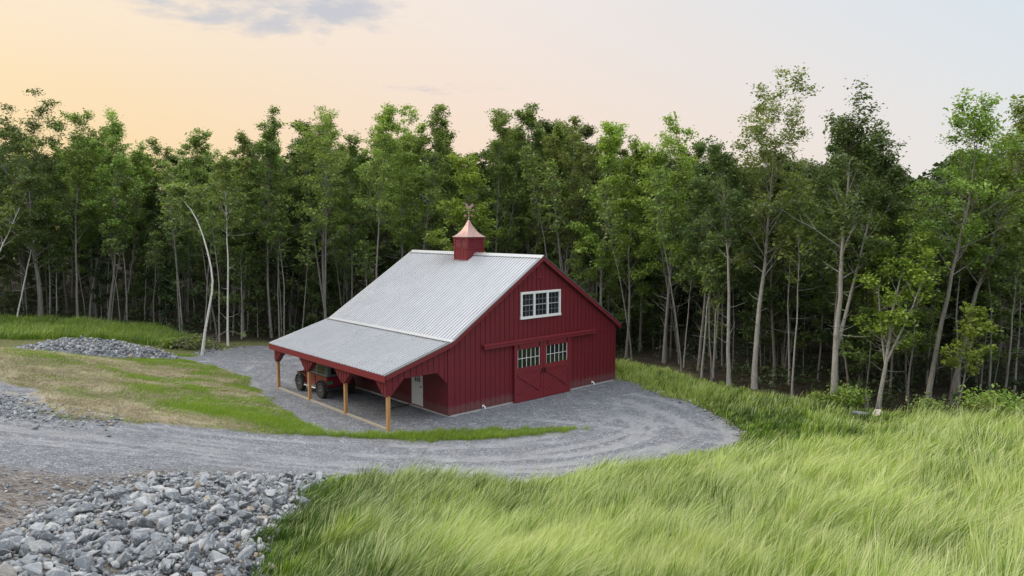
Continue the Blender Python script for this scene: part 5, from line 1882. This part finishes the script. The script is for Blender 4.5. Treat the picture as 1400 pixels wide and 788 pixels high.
boulder(16.55, 31.6, 801, (0.95, 0.7, 0.72), (0.50, 0.46, 0.38), 'boulder', 'pale buff boulder at the edge of the woods behind the tall grass', 'boulder', 0.36)
boulder(15.55, 31.5, 802, (2.0, 0.9, 0.75), (0.24, 0.25, 0.235), 'stone_slab', 'long grey slab lying beside the pale boulder', 'slab', 0.4)
mb = MB()
mb.lathe([(0.17, -0.15), (0.13, 0.1), (0.115, 0.75), (0.09, 0.80), (0.01, 0.86)], (0, 0, 0), 'z', 10)
o = mb.build('tree_stump', BARK['grey'], None, loc=(16.5, 32.6, gz(16.5, 32.6)))
tag(o, 'short grey broken stump standing behind the pale boulder', 'stump')
# dark stick left lying on the gravel under the shed
mb = MB(); c_, s_ = math.cos(BARN_YAW), math.sin(BARN_YAW)
mb.tube([(0, 0, 0.03), (0.3, 0.35, 0.04), (0.62, 0.66, 0.03), (0.9, 1.05, 0.035)], 0.022, 6)
o = mb.build('stick', simple('dark_stick', (0.03, 0.027, 0.025), 0.8), None, loc=(-5.85, 33.05, 0.02))
tag(o, 'dark stick lying on the gravel under the shed roof behind the corner post', 'stick')

# ------------------------------------------------------------------ grass


def grass_material(name, stops, pale):
    k = Mat(name)
    t = k.attr('tint'); tip = k.attr('tip'); hd = k.attr('head')
    c = k.ramp(t, stops)
    c = k.mix(k.math('MULTIPLY', hd, tip, True), c, pale)
    k.p(Base_Color=c, Roughness=0.5)
    k.set(k.b.inputs['Specular IOR Level'], 0.4)
    tr = k.nd('ShaderNodeBsdfTranslucent', {'Color': c})
    ms = k.nd('ShaderNodeMixShader', {0: 0.35, 1: k.b.outputs[0], 2: tr.outputs[0]})
    k.L.new(ms.outputs[0], k.out.inputs[0])
    return k.m


def grass(name, x, y, h, w, lean, wind, tint, head, mat, label, rng, cat='grass', own=None):
    wind = wind + (vnoise(x, y, 0.4, 90, 3) - 0.5) * 2.0
    n = len(x)
    z = ground_z(x, y) - 0.02
    base = np.stack([x, y, z], 1)
    a = rng.uniform(0, np.pi, n)
    side = np.stack([np.cos(a), np.sin(a), np.zeros(n)], 1)
    own = rng.uniform(0, 6.28, n) if own is None else own
    ld = np.stack([np.cos(wind), np.sin(wind), np.zeros(n)], 1) * 0.85 + np.stack([np.cos(own), np.sin(own), np.zeros(n)], 1) * 0.60
    up = np.array([0, 0, 1.0])[None]
    def P(t):
        return base + up * (h * (t - 0.34 * lean * t * t))[:, None] + ld * (h * lean * t ** 1.9)[:, None]
    ts = (0.0, 0.40, 0.75, 1.0)
    ws = (0.8, 1.0, 0.75)
    vs = []
    for t, q in zip(ts[:3], ws):
        c = P(t); s = side * (w * 0.5 * q)[:, None]
        vs += [c - s, c + s]
    vs.append(P(1.0))
    V = np.stack(vs, 1).reshape(-1, 3)
    b = np.arange(n)[:, None] * 7
    loops = np.concatenate([b + np.array([[0, 1, 3, 2]]), b + np.array([[2, 3, 5, 4]]), b + np.array([[4, 5, 6]])], 1)
    sizes = np.tile([4, 4, 3], n)
    tipv = np.tile([0, 0, 0.15, 0.15, 0.85, 0.85, 1.0], n)
    me = fast_mesh(name, V, loops.ravel(), sizes, {'tint': ('POINT', np.repeat(tint, 7)), 'tip': ('POINT', tipv), 'head': ('POINT', np.repeat(head, 7))}, smooth=True)
    o = put(name, me, mat)
    return tag(o, label, cat, kind='stuff')


FIELD = [(-5.95, 21.65), (-5.15, 17.3), (-4.95, 14.6), (-4.7, 12.9), (-3.8, 10.6), (-3.2, 7.5), (16, 7.5), (26, 16), (30, 26), (30, 30.5), (22.5, 31.5), (19.0, 31.1), (16.5, 32.6), (13.2, 36.0), (10.8, 39.7), (8.6, 44.0), (6.0, 46.5), (5.0, 44), (6.2, 39.9), (7.2, 37.0), (9.0, 33.6), (9.4, 30), (8.5, 27), (5, 25), (2, 24.3), (0.6, 23), (-5.9, 22.3)]
GREENS = [(0.0, (0.045, 0.100, 0.012)), (0.25, (0.125, 0.228, 0.022)), (0.5, (0.245, 0.370, 0.040)), (0.75, (0.345, 0.455, 0.072)), (1.0, (0.46, 0.55, 0.15))]
GRASS_TALL = grass_material('tall_meadow_grass', GREENS, (0.60, 0.64, 0.33))
GRASS_SHORT = grass_material('short_lawn_grass', [(0.0, (0.085, 0.17, 0.015)), (0.5, (0.20, 0.34, 0.03)), (1.0, (0.34, 0.43, 0.075))], (0.45, 0.44, 0.22))
STRAW_MAT = grass_material('dry_straw', [(0.0, (0.24, 0.20, 0.12)), (0.5, (0.42, 0.37, 0.25)), (1.0, (0.60, 0.55, 0.42))], (0.6, 0.55, 0.4))


def sample_view(n, dlo, dhi, blo, bhi, rng, power=1.0):
    """points by bearing and distance, thinning with distance"""
    if power == 1.0:
        d = np.exp(rng.uniform(math.log(dlo), math.log(dhi), n))
    else:
        d = rng.uniform(dlo, dhi, n)
    b = rng.uniform(blo, bhi, n)
    return d * np.sin(b), d * np.cos(b)


def tall_grass():
    rng = np.random.default_rng(21)
    x, y = sample_view(900000, 8.5, 47, -0.46, 0.82, rng)
    g = sstep(-0.25, 0.25, poly_sd(x, y, GRAVEL) + (vnoise(x, y, 0.7, 3) - 0.5) * 0.9)
    f = poly_sd(x, y, FIELD) + (vnoise(x, y, 1.1, 40) - 0.5) * 1.1
    dens = (0.40 + 0.80 * vnoise(x, y, 0.9, 41)) * (0.45 + 0.55 * sstep(0.30, 0.52, vnoise(x, y, 1.7, 42, 3)))
    keep = (rng.random(len(x)) < np.clip(sstep(-0.35, 0.35, f), 0, 1) * dens) & (g < 0.45)
    x, y, f = x[keep], y[keep], f[keep]
    x, y, f = x[:400000], y[:400000], f[:400000]
    # most blades belong to tussocks and splay out from them
    cell = 0.42
    ix, iy = np.floor(x / cell), np.floor(y / cell)
    cx = (ix + 0.15 + 0.7 * hash2(ix, iy, 301)) * cell; cy = (iy + 0.15 + 0.7 * hash2(ix, iy, 302)) * cell
    pull = np.where(rng.random(len(x)) < 0.75, 0.5, 0.05)
    ox, oy = x - cx, y - cy
    x = cx + ox * (1 - pull); y = cy + oy * (1 - pull)
    splay = np.arctan2(oy, ox) + rng.normal(size=len(x)) * 0.5
    tus = hash2(ix, iy, 303)
    d = np.hypot(x, y)
    dip = np.exp(-(((x - 11.5) / 2.6) ** 2 + ((y - 28.6) / 3.2) ** 2))
    back = sstep(31, 35, y)
    edge = sstep(0.0, 1.6, np.minimum(f, -poly_sd(x, y, GRAVEL)))
    tuft = 0.6 * vnoise(x, y, 0.8, 44) + 0.4 * vnoise(x, y, 3.0, 45, 2)
    dip2 = np.exp(-((x - 15.6) / 2.0) ** 2 - ((y - 30.2) / 1.9) ** 2)
    h = (1 - 0.85 * dip2) * (0.36 + 0.85 * tuft + 0.30 * vnoise(x, y, 0.35, 49, 2)) * (0.42 + 0.58 * edge) * (1 - 0.48 * dip) * (1 - 0.45 * back) * rng.uniform(0.55, 1.15, len(x)) * (0.72 + 0.56 * tus)
    h *= 0.95 + 0.22 * sstep(11.5, 15, x) * sstep(15, 20, y)
    lean = np.clip(0.16 + 0.55 * vnoise(x, y, 0.5, 47) + rng.normal(size=len(x)) * 0.12, 0.05, 1.0) * (1 - 0.5 * back)
    big = vnoise(x, y, 0.22, 50, 3); fine = vnoise(x, y, 1.5, 52, 2)
    tint = 0.39 + 1.55 * (big - 0.5) + 0.60 * (fine - 0.5) + 0.20 * sstep(-2, 6, x) - 0.16 * sstep(0, -4, x) + 0.06 * dip + 0.03 * back + 0.35 * (tuft - 0.5) + 0.30 * (hash2(ix, iy, 304) - 0.5) + rng.normal(size=len(x)) * 0.25
    tint = np.clip(tint, 0.02, 1)
    head = (rng.random(len(x)) < 0.26 * (1 - dip) * (0.4 + 0.6 * edge)) * rng.uniform(0.5, 1.0, len(x))
    w = (0.006 + 0.00055 * d) * rng.uniform(0.6, 1.4, len(x))
    # taller pale seed stalks among the blades
    k = rng.random(len(x)) < 0.16 * (1 - dip) * (0.3 + 0.7 * edge) * (0.3 + 0.7 * sstep(-4, 4, x))
    m = int(k.sum())
    h = np.concatenate([h, h[k] * rng.uniform(1.1, 1.45, m)]); w = np.concatenate([w, w[k] * 0.62]); lean = np.concatenate([lean, np.clip(lean[k] * 1.1, 0, 1)])
    tint = np.concatenate([tint, np.clip(0.75 + 0.25 * rng.random(m), 0, 1)]); head = np.concatenate([head, rng.uniform(0.7, 1.0, m)])
    splay = np.concatenate([splay, splay[k]]); x = np.concatenate([x, x[k]]); y = np.concatenate([y, y[k]])
    grass('tall_grass', x, y, h, w, lean, R(12), tint, head, GRASS_TALL, 'tall windblown meadow grass on the slope in front of the barn', rng, own=splay)


tall_grass()


def low_grass():
    rng = np.random.default_rng(22)
    # the bank left of the shed and the green strip between drive and shed
    x = rng.uniform(-30, 3.6, 700000); y = rng.uniform(24, 47, 700000)
    g, dd, r, st, tr = masks(x, y)
    lush = np.exp(-((y - 28.9 - 0.03 * (x + 3)) / 1.0) ** 2) * sstep(-9.5, -6.0, x)
    tongue = np.exp(-(line_dist(x, y, [(-13.5, 29.8), (-10.5, 29.6), (-7.5, 28.7)]) / 1.4) ** 2)
    lush = np.maximum(lush, tongue)
    patch = vnoise(x * 0.75 + y * 0.5, y * 1.2 - x * 0.6, 0.8, 60, 4)
    top = sstep(-1.0, 2.4, (y - 33.5) + (x + 22) * 0.35)
    p = np.clip((0.16 + 0.90 * sstep(0.38, 0.60, patch)) * (1 - 0.85 * st) * (0.22 + 0.78 * top), 0, 1)
    p = np.maximum(p, lush) * sstep(0.62, 0.30, g + (vnoise(x, y, 4, 66) - 0.5) * 0.3)
    wd = forest_mask(x, y)
    keep = (rng.random(len(x)) < p * 0.85) & (wd < 0.3)
    x, y, lush, patch = x[keep], y[keep], lush[keep], patch[keep]
    n = len(x)
    h = (0.10 + 0.12 * lush + 0.07 * patch) * rng.uniform(0.6, 1.3, n)
    tint = np.clip(0.25 + 0.5 * patch + 0.10 * lush + rng.normal(size=n) * 0.16, 0, 1)
    w = (0.006 + 0.00028 * y) * rng.uniform(0.7, 1.3, n)
    grass('short_grass', x, y, h, w, np.clip(rng.normal(size=n) * 0.2 + 0.35, 0.05, 0.9), R(-20), tint, (rng.random(n) < 0.12) * 0.7, GRASS_SHORT, 'short new grass on the bank and the strip beside the shed', rng)
    # straw mulch lying on the bank
    x = rng.uniform(-30, -8, 260000); y = rng.uniform(24, 43, 260000)
    g, dd, r, st, tr = masks(x, y)
    keep = rng.random(len(x)) < np.clip(0.20 + 0.9 * st, 0, 1) * sstep(0.35, 0.05, g) * (0.3 + 0.7 * sstep(0.3, 0.6, vnoise(x, y, 1.4, 70)))
    x, y = x[keep][:120000], y[keep][:120000]
    n = len(x)
    grass('straw_mulch', x, y, rng.uniform(0.10, 0.26, n), rng.uniform(0.010, 0.018, n), rng.uniform(0.95, 1.5, n), R(-35), rng.uniform(0, 1, n), np.zeros(n), STRAW_MAT, 'dry straw mulch spread over the bank beside the drive', rng, 'straw')
    # rough grass on the mound at the back left and along the foot of the woods
    x = rng.uniform(-50, -22, 260000); y = rng.uniform(46, 57.5, 260000)
    g, dd, r, st, tr = masks(x, y)
    pd = poly_sd(x, y, PILE)
    md = poly_sd(x, y, [(-52, 47), (-36, 46.5), (-31.8, 49.5), (-29.5, 51.2), (-26, 50.3), (-24, 50.2), (-23.5, 52.3), (-28, 56.0), (-36, 57), (-52, 57)]) + (vnoise(x, y, 0.8, 73) - 0.5) * 1.2
    keep = (rng.random(len(x)) < sstep(-0.4, 0.6, md) * (0.5 + 0.5 * vnoise(x, y, 1.0, 72))) & (pd < -0.1)
    x, y, md = x[keep][:90000], y[keep][:90000], md[keep][:90000]
    n = len(x)
    tint = np.clip(0.06 + 0.55 * vnoise(x, y, 0.5, 75) + rng.normal(size=n) * 0.14, 0, 1)
    grass('rough_grass', x, y, rng.uniform(0.35, 0.95, n) * (0.6 + 0.5 * vnoise(x, y, 0.7, 77)), rng.uniform(0.016, 0.028, n), np.clip(rng.normal(size=n) * 0.2 + 0.4, 0.05, 0.9), R(12), tint, (rng.random(n) < 0.2) * 0.8, GRASS_TALL, 'rough tall grass on the mound below the woods at the back', rng)


low_grass()
